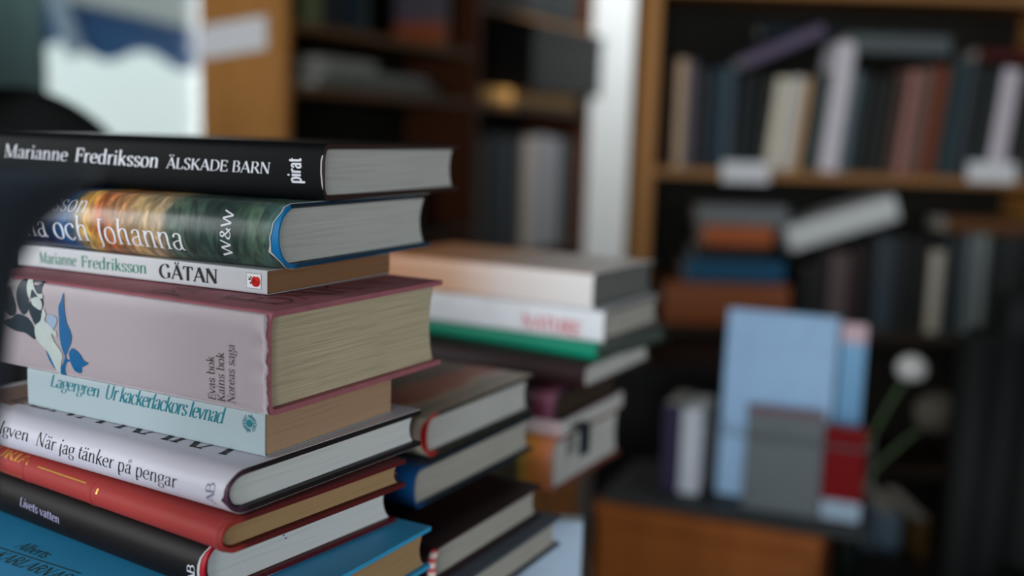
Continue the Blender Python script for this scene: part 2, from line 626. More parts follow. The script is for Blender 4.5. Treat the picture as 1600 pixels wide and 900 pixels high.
# ------------------------------------------------------------------ setting
M_wall = mat('wall_paint', (200, 202, 200), 0.8, 0.04, 8)
M_ceil = mat('ceiling_paint', (120, 118, 112), 0.9, 0.03, 6)
M_floor = wood('floor_boards', (62, 46, 34), (92, 70, 52), 0.5, 'y', 6)
M_white = mat('white_paint', (214, 216, 214), 0.45, 0.03, 20)
XL, XR, YB, YF = -2.75, 3.1, -2.9, 4.75
struct(link('floor', boxes((XL - .1, YB - .1, -0.1, XR + .1, YF + .12, 0)), M_floor))
struct(link('ceiling', boxes((XL - .1, YB - .1, 2.75, XR + .1, YF + .12, 2.85)), M_ceil))
struct(link('wall_left', boxes((XL - .1, YB, 0, XL, -0.5, 2.75), (XL - .1, 0.6, 0, XL, YF, 2.75), (XL - .1, -0.5, 0, XL, 0.6, 0.9), (XL - .1, -0.5, 2.35, XL, 0.6, 2.75)), M_wall))
# right wall with its window
struct(link('wall_right', boxes((XR, YB, 0, XR + .1, -1.7, 2.75), (XR, -0.3, 0, XR + .1, YF, 2.75), (XR, -1.7, 0, XR + .1, -0.3, 0.9), (XR, -1.7, 2.3, XR + .1, -0.3, 2.75)), M_wall))
# wall behind the camera with the shop window
struct(link('wall_front', boxes((XL, YB - .1, 0, -1.5, YB, 2.75), (0.3, YB - .1, 0, XR, YB, 2.75), (-1.5, YB - .1, 0, 0.3, YB, 0.75), (-1.5, YB - .1, 2.4, 0.3, YB, 2.75)), M_wall))
# far wall: window at the left, white wall to the right of it
WX0, WX1, WZ0, WZ1 = -2.35, -1.0, 0.85, 2.35
struct(link('wall_back', boxes((XL, YF, 0, WX0, YF + .12, 2.75), (WX1, YF, 0, XR, YF + .12, 2.75), (WX0, YF, 0, WX1, YF + .12, WZ0), (WX0, YF, WZ1, WX1, YF + .12, 2.75)), M_wall))

glass = bpy.data.materials.new('window_glass')
glass.use_nodes = True
nt = glass.node_tree
nt.nodes.remove(nt.nodes['Principled BSDF'])
tr = nt.nodes.new('ShaderNodeBsdfTransparent')
tr.inputs[0].default_value = (0.93, 0.96, 0.95, 1)
gl = nt.nodes.new('ShaderNodeBsdfGlossy')
gl.inputs['Roughness'].default_value = 0.02
fr = nt.nodes.new('ShaderNodeFresnel')
fr.inputs[0].default_value = 1.45
mx = nt.nodes.new('ShaderNodeMixShader')
nt.links.new(fr.outputs[0], mx.inputs[0])
nt.links.new(tr.outputs[0], mx.inputs[1])
nt.links.new(gl.outputs[0], mx.inputs[2])
nt.links.new(mx.outputs[0], nt.nodes['Material Output'].inputs[0])


def window(n, bm_frame, bm_pane):
    e = struct(empty('window_%d' % n))
    link('window_frame', bm_frame, M_white, e)
    link('window_pane', bm_pane, glass, e)
    return e


def win_y(n, x0, x1, z0, z1, y):
    f = .05
    window(n, boxes((x0, y, z0, x0 + f, y + .06, z1), (x1 - f, y, z0, x1, y + .06, z1), (x0 + f, y, z0, x1 - f, y + .06, z0 + f), (x0 + f, y, z1 - f, x1 - f, y + .06, z1)),
           boxes((x0 + f, y + .025, z0 + f, x1 - f, y + .031, z1 - f)))


win_y(1, WX0, WX1, WZ0, WZ1, YF + .02)
win_y(2, -1.5, 0.3, 0.75, 2.4, YB - .08)
f = .05
window(3, boxes((XR + .02, -1.7, .9, XR + .08, -1.65, 2.3), (XR + .02, -.35, .9, XR + .08, -.3, 2.3), (XR + .02, -1.65, .9, XR + .08, -.35, .95), (XR + .02, -1.65, 2.25, XR + .08, -.35, 2.3)),
       boxes((XR + .045, -1.65, .95, XR + .051, -.35, 2.25)))

window(4, boxes((XL - .08, -.5, .9, XL - .02, -.45, 2.35), (XL - .08, .55, .9, XL - .02, .6, 2.35), (XL - .08, -.45, .9, XL - .02, .55, .95), (XL - .08, -.45, 2.3, XL - .02, .55, 2.35)),  # unseen window, added to go with the left fill lamp
       boxes((XL - .051, -.45, .95, XL - .045, .55, 2.3)))

# outside the far window: blue awning with a scalloped hem, its pale strut, the bright street
M_awn = mat('awning_blue', (36, 86, 132), 0.8, 0.08, 12)
M_awnw = mat('awning_white', (150, 150, 148), 0.8, 0.04, 12)
AD = 8.4
aw = empty('awning', (0, AD, 0))
tag(aw, 'dark blue shop awning with a scalloped hem seen through the far window', 'awning')
bm = bmesh.new()
N_ = 64
xa, xb = -5.2, -0.8
HA, HB = at(166, 84, AD), at(288, 99, AD)
hem = []
for k in range(N_ + 1):
    x = xa + (xb - xa) * k / N_
    ph = math.cos((x - HA.x) / (HB.x - HA.x) * 2 * math.pi)
    hem.append((x, HA.z + (HB.z - HA.z) * (x - HA.x) / (HB.x - HA.x) - 0.057 * ph))
top = [bm.verts.new((x, 0.6, 3.6)) for x, _ in hem]
mid = [bm.verts.new((x, 0.0, at(220, 30, AD).z + 0.115 * (-2.9 - x))) for x, _ in hem]
low = [bm.verts.new((x, -0.01, z)) for x, z in hem]
for a, b in ((top, mid), (mid, low)):
    for k in range(N_):
        bm.faces.new((a[k], a[k + 1], b[k + 1], b[k]))
bmesh.ops.solidify(bm, geom=bm.faces[:], thickness=0.004)
link('awning_cloth', bm, M_awn, aw)
bm = bmesh.new()
BL, BR = at(110, 2, AD), at(330, 50, AD)
Q = ((BL.x, BL.z), (BR.x + .3, BR.z - .07), (BR.x + .3, BR.z + 0.18), (BL.x, BL.z + 0.26))
Fr = [bm.verts.new((x, -0.12, z)) for x, z in Q]
Bk = [bm.verts.new((x, -0.115, z)) for x, z in Q]
bm.faces.new(Fr)
bm.faces.new(Bk[::-1])
for k in range(4):
    bm.faces.new((Fr[k], Bk[k], Bk[(k + 1) % 4], Fr[(k + 1) % 4]))
link('white_band', bm, M_awnw, aw)
p0, p1 = at(82, -20, AD - .1), at(118, 85, AD - .1)
bm = bmesh.new()
tube(bm, [p0 + (p0 - p1) * 1.0 - Vector((0, AD, 0)), p1 - Vector((0, AD, 0))], 0.07, 10)
link('strut', bm, mat('strut_grey', (118, 128, 142), 0.5), aw)
struct(link('street_ground', boxes((-9, 4.95, -0.4, 5, 22, -0.3)), mat('street_paving', (170, 170, 168), 0.9)))
struct(link('street_wall', boxes((-9, 17, -0.4, 5, 17.3, 2.6)), mat('street_plaster', (240, 240, 238), 0.9)))

# curtain at the left of the window
M_cur = mat('curtain_cloth', (150, 172, 172), 0.9, 0.12, 9)
bm = bmesh.new()
ra, rb = [], []
for k in range(61):
    x = -2.62 + 0.62 * k / 60
    y = 4.60 + 0.035 * math.sin(k * 0.75)
    ra.append(bm.verts.new((x, y, 2.5)))
    rb.append(bm.verts.new((x, y + 0.01 * math.sin(k * 1.3), 0.05)))
for k in range(60):
    bm.faces.new((ra[k], ra[k + 1], rb[k + 1], rb[k]))
bmesh.ops.solidify(bm, geom=bm.faces[:], thickness=0.003)
cu = link('curtain', bm, M_cur, None, True)
tag(cu, 'grey green curtain hanging at the left of the far window', 'curtain')

# unseen spotlight added to brighten the shelf end and the white wall
sp = empty('added_spotlight', (0.72, 3.72, 2.75))
tag(sp, 'added unseen spotlight over the gap between the two bookcases', 'lamp')
bm = bmesh.new()
lathe(bm, [(0.05, -0.02), (0.05, 0.0)], 20)
lathe(bm, [(0.012, -0.1), (0.012, -0.02)], 10)
lathe(bm, [(0.045, -0.22), (0.04, -0.1), (0.02, -0.09)], 20)
link('lamp_housing', bm, M_white, sp)
l = bpy.data.lights.new('added_spot', 'SPOT')
l.energy = 165
l.spot_size = R(75)
l.spot_blend = 0.6
l.shadow_soft_size = 0.04
l.color = (0.94, 0.98, 1.0)
o = bpy.data.objects.new('added_spot', l)
C.objects.link(o)
o.parent = sp
o.location = (0, 0, -0.24)
o.rotation_euler = (Vector((0.38, 4.75, 1.15)) - Vector((0.72, 3.72, 2.51))).to_track_quat('-Z', 'Y').to_euler()

# ------------------------------------------------------------------ bookcases
W_tan = wood('bookcase_pine', (136, 88, 34), (192, 134, 68), 0.45, 'z', 10)
W_shelf = wood('shelf_pine', (120, 78, 32), (168, 118, 62), 0.45, 'x', 10)
W_shelf0 = wood('shelf_shaded', (30, 20, 12), (48, 32, 18), 0.5, 'x', 10)  # lower boards: same pine with the shade of the low bays painted in
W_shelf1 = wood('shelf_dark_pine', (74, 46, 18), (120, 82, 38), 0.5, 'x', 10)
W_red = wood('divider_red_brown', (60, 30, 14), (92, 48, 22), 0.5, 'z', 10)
M_label = mat('label_paper', (220, 222, 226), 0.6, 0.03, 30)
M_dark = mat('bookcase_back', (26, 24, 20), 0.8)


def bookcase(name, loc, rot, length, depth, height, uprights, shelves, label, wood_up, wood_sh, plinth=0.08, th=0.025, inner=None):
    e = empty(name, loc, (0, 0, rot))
    tag(e, label, 'bookcase')
    for x in uprights:
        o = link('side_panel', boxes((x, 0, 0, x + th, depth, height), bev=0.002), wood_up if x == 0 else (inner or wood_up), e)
    for i, (x, x2) in enumerate(zip(uprights, uprights[1:])):
        for z in shelves[i]:
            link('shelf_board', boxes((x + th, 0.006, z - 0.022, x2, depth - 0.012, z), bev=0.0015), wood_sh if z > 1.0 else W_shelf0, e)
    link('back_panel', boxes((th, depth - 0.011, 0.02, uprights[-1], depth - 0.002, height - 0.03)), M_dark, e)
    return e


A1 = R(62)
O1 = Vector((-0.614, 2.87, 0))
X1 = Vector((math.cos(A1), math.sin(A1), 0))
Y1 = Vector((-math.sin(A1), math.cos(A1), 0))
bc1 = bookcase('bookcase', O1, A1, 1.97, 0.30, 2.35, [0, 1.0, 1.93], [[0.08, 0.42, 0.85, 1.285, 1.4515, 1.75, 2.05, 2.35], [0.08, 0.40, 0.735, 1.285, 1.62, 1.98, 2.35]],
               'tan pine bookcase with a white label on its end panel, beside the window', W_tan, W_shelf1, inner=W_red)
# paper label on the end panel (flat sheet with a hair of thickness)


def to1(p):
    d = ray(*p)
    k = (O1 - CAM).dot(X1) / d.dot(X1)
    h = CAM + d * k - O1
    return h.dot(Y1), h.z


ys = [to1(p) for p in ((314, 42), (416, 24), (417, 76), (316, 92))]
bm = bmesh.new()
Fr = [bm.verts.new((-0.002, p[0], p[1])) for p in ys]
Bk = [bm.verts.new((-0.0002, p[0], p[1])) for p in ys]
bm.faces.new(Fr)
bm.faces.new(Bk[::-1])
for k in range(4):
    bm.faces.new((Fr[k], Bk[k], Bk[(k + 1) % 4], Fr[(k + 1) % 4]))
link('shelf_label', bm, M_label, bc1).__setitem__('label', 'white paper label')

bc2y = 2.66
X2 = at(1000, 250, bc2y).x
bc2 = bookcase('bookcase', (X2, bc2y, 0), 0, 1.6, 0.28, 2.3, [0, 1.02, 1.62], [[0.08, 0.36, 0.71, 1.105, 1.545, 1.93, 2.3], [0.08, 0.50, 0.985, 1.105, 1.545, 1.93, 2.3][:3] + [1.105, 1.545, 1.93, 2.3]],
               'pine bookcase facing the viewer with long rows of books, at the right', W_tan, W_shelf, th=0.035)
for px in (1165, 1550):
    a = at(px - 36, 252, bc2y) - Vector((X2, bc2y, 0))
    b_ = at(px + 36, 286, bc2y) - Vector((X2, bc2y, 0))
    link('shelf_label', boxes((a.x, -0.002, b_.z, b_.x, 0.008, a.z)), M_label, bc2)['label'] = 'white shelf-edge label'

# ------------------------------------------------------------------ table, crates, vase
TZ = 0.75
W_table = wood('table_oak', (70, 46, 26), (104, 70, 40), 0.4, 'y', 12)
tb = empty('display_table', (-0.22, 0.62, 0))
tag(tb, 'dark oak display table carrying the stacks of books', 'table')
link('tabletop', boxes((-0.55, -0.50, TZ - 0.03, 0.31, 0.52, TZ - 0.0002), bev=0.004), W_table, tb)
for sx in (-0.5, 0.26):
    for sy in (-0.45, 0.47):
        link('leg', boxes((sx - 0.025, sy - 0.025, 0, sx + 0.025, sy + 0.025, TZ - 0.03), bev=0.003), W_table, tb)
for ya in (-0.46, 0.46):
    link('apron', boxes((-0.47, ya, TZ - 0.11, 0.24, ya + 0.02, TZ - 0.03)), W_table, tb)

W_crate = wood('crate_wood', (96, 58, 22), (146, 92, 42), 0.55, 'x', 14)


def crate(name, loc, th, lx, wy, h, label):
    e = empty(name, loc, (0, 0, -th))
    tag(e, label, 'crate')
    link('top_panel', boxes((-lx, 0, h - 0.012, 0, wy, h - 0.0002), bev=0.001), W_crate, e)
    for n, b_ in (('side_panel', (-0.012, 0.012, 0, 0, wy - 0.012, h - 0.012)), ('side_panel', (-lx, 0.012, 0, -lx + 0.012, wy - 0.012, h - 0.012)),
                  ('front_panel', (-lx, 0, 0, 0, 0.012, h - 0.012)), ('back_panel', (-lx, wy - 0.012, 0, 0, wy, h - 0.012))):
        link(n, boxes(b_, bev=0.001), W_crate, e)
    return e


M_vase = mat('vase_slate', (46, 56, 66), 0.6, 0.15, 30)
vz = empty('vase', (-0.153, 0.27, TZ))
tag(vz, 'dark slate flared vase, a soft blur at the left edge near the lens', 'vase')
H = at(-150, 262, 0.27).z - TZ
bm = bmesh.new()
prof = [(0.052, 0.0), (0.054, 0.006), (0.03, 0.02), (0.016, 0.06), (0.016, H - 0.10), (0.0205, H - 0.065), (0.0225, H - 0.048), (0.0253, H - 0.027), (0.0278, H - 0.0206), (0.0312, H - 0.0157), (0.0362, H - 0.011), (0.0412, H - 0.0061), (0.0460, H - 0.0012), (0.0465, H),
        (0.0435, H - 0.001), (0.034, H - 0.011), (0.023, H - 0.03), (0.017, H - 0.06)]
lathe(bm, prof, 48)
link('vase_body', bm, M_vase, vz, True)
# ------------------------------------------------------------------ the front stack
P_grey = paper('pages_grey_white', (200, 202, 198), 0.80, 2600, 10)
P_white = paper('pages_white', (212, 216, 216), 0.86, 2600, 8)
P_cream = paper('pages_cream', (196, 184, 156), 0.72, 2200, 12)
P_brown = paper('pages_brown', (142, 104, 74), 0.82, 3000, 10)
P_tan = paper('pages_tan', (168, 138, 100), 0.84, 3000, 10)
INK_W = mat('ink_white', (226, 228, 236), 0.5, 0.03)
INK_K = mat('ink_black', (14, 15, 18), 0.5, 0.03)
INK_G = mat('ink_green', (20, 120, 98), 0.5, 0.1)
INK_T = mat('ink_teal', (22, 112, 124), 0.5, 0.08)
INK_P = mat('ink_plum', (58, 34, 44), 0.5, 0.1)
INK_GR = mat('ink_grey', (104, 106, 128), 0.5, 0.05)
GOLD = mat('gilt', (206, 150, 66), 0.35, 0.2, 300, 0.6, 0, None, 0.5)

FIT = [  # x, y, theta, thickness, width, length, z of the top (lens at 0)
    (-0.1004, 0.5720, 21.6, 0.0308, 0.167, 0.232, -0.0072),
    (-0.1155, 0.5466, 24.0, 0.0343, 0.153, 0.215, -0.0380),
    (-0.1251, 0.5455, 26.9, 0.0128, 0.113, 0.188, -0.0723),
    (-0.1120, 0.4974, 28.7, 0.0513, 0.148, 0.215, -0.0851),
    (-0.1131, 0.4892, 28.6, 0.0170, 0.102, 0.168, -0.1364),
    (-0.1212, 0.4674, 31.2, 0.0214, 0.140, 0.222, -0.1534),
    (-0.1231, 0.4602, 34.0, 0.0157, 0.123, 0.215, -0.1748),
    (-0.1340, 0.4788, 33.9, 0.0291, 0.130, 0.215, -0.1905),
    (-0.1085, 0.4568, 28.3, 0.0250, 0.142, 0.250, -0.2196),
]


def fit(i):
    x, y, th, t, w_, L_, zt = FIT[i]
    k = 0.972 if i < 4 else 1.0           # the upper four lie a little nearer
    x, y, w_, L_, zb = x * k, y * k, w_ * k, L_ * k, (zt - t) * k
    t *= k
    if i == 8:
        x, y, w_ = x - 0.05 * math.sin(R(th)), y - 0.05 * math.cos(R(th)), w_ + 0.05
    if i == 4:
        t += 0.0038
    return (x, y, CZ + zb + 0.0001), R(th), L_, w_, t - 0.0002


GRP = 'books of the tall front stack'
# 1 black hardback on top
M_blk = mat('jacket_black', (7, 9, 12), 0.5, 0.25, 40, 0.1)
M_blkcase = mat('case_brown_black', (52, 34, 30), 0.6)
loc, th, L_, w_, t_ = fit(0)
b1 = hard('hardcover_book', loc, th, L_, w_, t_, M_blkcase, P_grey, bulge=0.0025, n=3.2, jacket=[M_blk, mat('torn_paper', (205, 205, 205), 0.8)],
          edge=lambda s: 0.0006 + (0.0006 if 0.45 < s < 0.53 else 0), rim=lambda s: 0.0006 if 0.4 < s < 0.55 else 0.00005)
b1.tagged('black hardback titled in white italics, topmost of the front stack', GRP)
b1.write('author_lettering', 'Marianne', b1.sp(7, 246), b1.sp(106, 252.5), 0.0079, INK_W, slant=0.16, T=8, thin=0.25)
b1.write('author_lettering', 'Fredriksson', b1.sp(117, 253), b1.sp(248, 262), 0.0079, INK_W, slant=0.16, T=10, thin=0.28)
b1.write('title_lettering', 'ÄLSKADE BARN', b1.sp(260, 262.5), b1.sp(423, 271.5), 0.0058, INK_W, slant=0.14, T=9.5, thin=0.3)
b1.write('publisher_mark', 'pirat', b1.sp(470.5, 287), b1.sp(470.5, 247.5), 0.0080, INK_W, serif=False, T=15, thin=0.6)


# 2 painted jacket over a blue case
def paint(nt, tc, sp, base):
    mp = nt.nodes.new('ShaderNodeMapping')
    mp.inputs['Rotation'].default_value = (0, R(35), 0)
    mp.inputs['Scale'].default_value = (190, 60, 75)
    nz = nt.nodes.new('ShaderNodeTexNoise')
    nz.inputs['Scale'].default_value = 1
    nz.inputs['Detail'].default_value = 7
    nz.inputs['Distortion'].default_value = 0.9
    nt.links.new(tc.outputs['Object'], mp.inputs[0])
    nt.links.new(mp.outputs[0], nz.inputs[0])
    cr = nt.nodes.new('ShaderNodeValToRGB')
    e = cr.color_ramp.elements
    e[0].position, e[0].color = 0.36, lin((38, 50, 56)) + (1,)
    e[1].position, e[1].color = 0.50, lin((150, 152, 148)) + (1,)
    n = e.new(0.68)
    n.color = lin((255, 250, 235)) + (1,)
    nt.links.new(nz.outputs[0], cr.inputs[0])
    mx = nt.nodes.new('ShaderNodeMix')
    mx.data_type = 'RGBA'
    mx.blend_type = 'OVERLAY'
    mx.inputs[0].default_value = 0.62
    nt.links.new(base, mx.inputs[6])
    nt.links.new(cr.outputs[0], mx.inputs[7])
    return mx.outputs[2]


loc, th, L_, w_, t_ = fit(1)
b2 = Book('hardcover_book', loc, th, L_, w_, t_, 0.0075, 2.0, 0.006)
xs = [b2.sp(px, 350).x for px in (0, 75, 108, 122, 140, 160, 215, 245, 262, 330, 400, 430)]
M_paint = ramp_x('jacket_painting', [(xs[0], (16, 26, 40)), (xs[1], (12, 40, 78)), (xs[2], (18, 78, 130)), (xs[3], (92, 92, 84)), (xs[4], (206, 164, 82)), (xs[5], (176, 92, 52)), (xs[6], (190, 160, 112)),
                                     (xs[7], (170, 146, 118)), (xs[8], (74, 92, 80)), (xs[9], (46, 70, 68)), (xs[10], (72, 98, 84)), (xs[11], (78, 112, 112))],
                 0.32, (45, 60, 60), 0.022, 0.5, paint)
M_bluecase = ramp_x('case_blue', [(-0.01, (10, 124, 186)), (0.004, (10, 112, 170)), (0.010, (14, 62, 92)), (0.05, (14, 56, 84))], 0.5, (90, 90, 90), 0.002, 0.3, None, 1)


def torn2(s):
    d = abs(s - 0.5) / 0.16
    base = 0.0015 + 0.0030 * max(0, 1 - d * d)
    return base + 0.0042 * math.exp(-((s - 0.575) / 0.018) ** 2) + 0.0004 * math.sin(s * 190)


b2.shell('cover', M_bluecase, 0.0024, 0.0003, edge=lambda s: 0.010 if s < 0.2 else 0.0002)
b2.pages(P_grey, 0.0030, 0.0035, gap=0.002, concave=0.005)
b2.shell('dust_jacket', [M_paint, mat('torn_paper', (205, 205, 205), 0.8)], 0.00025, 0, edge=torn2, nx=3, rim=lambda s: 0.0005 + 0.0022 * math.exp(-((s - 0.575) / 0.02) ** 2))
b2.tagged('hardback in a painted green and orange jacket torn over its blue case', GRP)
b2.write('author_lettering', 'Fredriksson', b2.sp(-8, 318), b2.sp(134, 332), 0.0088, INK_W, slant=0.12, T=7, thin=0.4)
b2.write('title_lettering', 'Anna, Hanna och Johanna'.replace(',', ''), b2.sp(-108, 352.5), b2.sp(287, 392), 0.0128, INK_W, T=7.5, thin=0.4)
b2.write('publisher_mark', 'W&W', b2.sp(360, 402), b2.sp(362, 329), 0.0062, INK_W, serif=False, T=10, thin=0.5)

# 3 thin white paperback
M_wpap = mat('paperback_white', (190, 192, 196), 0.4, 0.05, 30)
loc, th, L_, w_, t_ = fit(2)
b3 = soft('paperback_book', loc, th, L_, w_, t_, M_wpap, P_brown)
b3.tagged('thin white paperback with black capitals and a red apple mark', GRP)
b3.write('author_lettering', 'Marianne', b3.sp(62, 410.5), b3.sp(120, 416), 0.0062, INK_G, T=11, thin=0.3)
b3.write('author_lettering', 'Fredriksson', b3.sp(127, 417), b3.sp(230, 427.8), 0.0062, INK_G, T=11, thin=0.3)
b3.write('title_lettering', 'GÅTAN', b3.sp(249, 433.3), b3.sp(342, 443.5), 0.0072, INK_K, T=14, thin=0.22)
c0 = b3.sp(397, 439)
hw = abs(b3.sp(408.5, 440).x - b3.sp(385.5, 438).x) / 2


def disc(cx, cz, rx, rz, n=18):
    return [(cx + rx * math.cos(2 * math.pi * k / n), cz + rz * math.sin(2 * math.pi * k / n)) for k in range(n)]


def rect(x0, z0, x1, z1):
    return [(x0, z0), (x1, z0), (x1, z1), (x0, z1)]


hz = 0.00385
mk = b3.put('publisher_mark', [rect(c0.x - hw, c0.y - hz, c0.x + hw, c0.y + hz)], INK_K, 0.0001)
fr_ = 0.00018
b3.put('mark_ground', [rect(c0.x - hw + fr_, c0.y - hz + fr_, c0.x + hw - fr_, c0.y + hz - fr_)], mat('mark_white', (228, 228, 230), 0.5), 0.00016, parent=mk)
M_red = mat('apple_red', (222, 28, 22), 0.5, 0.05)
ax, az = c0.x + hw * 0.28, c0.y - hz * 0.05
b3.put('red_apple', [disc(ax - hw * .2, az, hw * .42, hz * .68), disc(ax + hw * .2, az + hz * .02, hw * .42, hz * .66), disc(ax, az - hz * .06, hw * .5, hz * .64)], M_red, 0.00022, parent=mk)
stem = []
for (xa_, za_, xb_, zb_, ww) in ((-.85, .55, -.1, -.15, .05), (-.75, .1, -.45, .25, .12), (-.45, .62, -.3, .3, .12), (-.5, -.45, -.3, -.1, .13)):
    a_, b_ = Vector((c0.x + hw * xa_, c0.y + hz * za_)), Vector((c0.x + hw * xb_, c0.y + hz * zb_))
    n_ = Vector((-(b_ - a_).y, (b_ - a_).x)).normalized() * hw * ww
    stem.append([a_, (a_ + b_) / 2 - n_, b_, (a_ + b_) / 2 + n_])
b3.put('twig', stem, INK_K, 0.00026, parent=mk)

# 4 thick pink hardback
M_pinkcase = mat('case_rose', (160, 96, 106), 0.6, 0.25, 90, 0.3, 0.2)
M_pink = mat('jacket_pink', (214, 202, 208), 0.38, 0.06, 18, 0.5)
loc, th, L_, w_, t_ = fit(3)
b4 = Book('hardcover_book', loc, th, L_, w_, t_, 0.0022, 5.0, 0.004)


def worn4(s):
    d = abs(s - 0.5) / 0.19
    if d > 1.02:
        return 0.05 if False else 0.0004
    return 0.0012 + 0.0011 * math.sin(s * 31 + 1.0) * math.sin(s * 67) + 0.0007 * math.sin(s * 140) + 0.0022 * math.exp(-((s - 0.46) / 0.02) ** 2) * 0


b4.shell('cover', M_pinkcase, 0.0026, 0.0004)
b4.pages(P_cream, 0.0032, 0.0040, gap=0.003, concave=0.004)
# laminated spine sheet of the jacket: only between the joints, its tail edge frayed
bm = bmesh.new()
NZ, NX = 40, 60
G = []
for j in range(NZ + 1):
    q = j / NZ
    z = 0.0011 + (t_ - 0.0026) * q
    row = []
    for k in range(NX + 1):
        fr2 = k / NX
        e = 0.0004 + 0.0004 * math.sin(q * 37) + 0.0003 * math.sin(q * 83 + 1) + 0.0022 * max(0, (q - 0.90) / 0.10) + 0.0012 * math.exp(-((q - 0.80) / 0.03) ** 2)
        x = -L_ + 0.0003 + (L_ - 0.0003 - e) * fr2
        curl = 0.0009 * max(0, (fr2 - 0.955) / 0.045) * (0.5 + 0.5 * math.sin(q * 24 + 0.5))
        row.append(bm.verts.new((x, b4.spine_y(z) - 0.00035 - curl, z)))
    G.append(row)
for j in range(NZ):
    for k in range(NX):
        bm.faces.new((G[j][k], G[j][k + 1], G[j + 1][k + 1], G[j + 1][k]))
bmesh.ops.solidify(bm, geom=bm.faces[:], thickness=-0.0002)
sj = link('spine_jacket', bm, M_pink, b4.root, True)
sj['label'] = 'pale pink laminated spine with a frayed tail edge'
b4.tagged('very thick pink hardback with blue leaves on its spine', GRP)
OFF4 = 0.00065
for nm, tx, a_, c_ in (('title_lettering', 'Evas bok', (338, 626), (336, 557)), ('title_lettering', 'Kains bok', (352.5, 629), (351.5, 551)), ('title_lettering', 'Noreas saga', (368, 631.5), (368, 538.5))):
    b4.write(nm, tx, b4.sp(*a_), b4.sp(*c_), 0.0047, INK_P, T=9, thin=0.22, off=OFF4, slant=0.05)


def pix(b, P):
    return [b.sp(*p) for p in P]


def tri(P):
    """ear-free fill: fan triangles of a polygon via bmesh"""
    bm = bmesh.new()
    f = bm.faces.new([bm.verts.new((p[0], p[1], 0)) for p in P])
    r = bmesh.ops.triangulate(bm, faces=[f])
    out = [[(v.co.x, v.co.y) for v in q.verts] for q in bm.faces]
    bm.free()
    return out


def smoothp(P, n=4):
    return [(v.x, v.y) for v in catmull(list(P) + [P[0]], n)[:-1]]


LEAF = mat('print_blue', (0, 88, 140), 0.4, 0.12, 200)
LEAFD = mat('print_navy', (8, 34, 48), 0.4, 0.2, 200)
PALE = mat('print_pale', (176, 186, 182), 0.4, 0.15, 160)
lf = [((100.5, 457), (102.5, 480), (106, 503), (113, 520), (113, 534), (107, 550), (104, 556), (98, 540), (95, 520), (94.5, 500), (93.5, 480), (97, 470)),
      ((110, 553), (113, 545), (118, 544.5), (127, 553), (133, 563), (140, 567), (134, 571.5), (129, 574), (129, 580), (125, 583), (118, 579), (113, 568)),
      ((104, 553), (107, 561), (113, 561), (112, 564), (106, 566), (102, 577), (101, 590), (94, 587), (93, 576), (99, 570), (103, 560)),
      ((74, 546), (80, 555), (87, 570), (88, 577), (84, 572), (78, 560))]
dk = [((15, 447), (21, 462), (26, 478), (25, 491), (17, 493), (9, 485), (5, 470), (10, 455)),
      ((45, 434), (66, 434.5), (66, 455), (70, 475), (64, 482), (54, 472), (47, 450)),
      ((33, 437), (42, 437), (46, 460), (46, 484), (38, 491), (29, 475), (27, 455)),
      ((5, 503), (20, 496), (30, 490), (46, 497), (57, 515), (57, 530), (42, 520), (25, 516)),
      ((50, 470), (62, 478), (69, 488), (66, 500), (60, 510), (52, 497), (47, 482))]
pl = [((42, 434), (47, 434), (52, 443), (60, 458), (68, 459), (68, 466), (62, 464), (52, 452), (50, 462), (48, 466), (44, 455)),
      ((52, 466), (62, 464), (68, 474), (66, 484), (58, 480), (52, 474)),
      ((69, 482), (74, 490), (72, 500), (80, 508), (84, 514), (90, 518), (90, 526), (83, 520), (86, 532), (96, 546), (100, 556), (97, 570), (93, 588), (90, 585), (86, 570), (76, 548), (62, 533), (57, 520), (58, 508), (66, 500))]
bl = [((76, 494), (84, 492), (91, 497), (89, 508), (82, 518), (76, 508))]
art = b4.put('printed_flower', [t for P in dk for t in tri(smoothp(pix(b4, P)))], LEAFD, OFF4)
b4.put('blue_leaves', [t for P in lf for t in tri(smoothp(pix(b4, P)))], LEAF, OFF4 + 0.0001, parent=art)
b4.put('grey_blue_petal', [t for P in bl for t in tri(smoothp(pix(b4, P)))], mat('print_petal', (140, 160, 182), 0.4), OFF4 + 0.00012, parent=art)
b4.put('pale_petals', [t for P in pl for t in tri(smoothp(pix(b4, P)))], PALE, OFF4 + 0.00017, parent=art)
# cover title, running away from the spine
b4.write('cover_lettering', 'BARN', (-0.012, 0.012), (-0.012, 0.118), 0.034, INK_K, face='top', T=3.2, thin=0.6)
b4.write('cover_lettering', 'PARADISETS', (-0.066, 0.004), (-0.066, 0.14), 0.020, INK_K, face='top', T=4, thin=0.6)

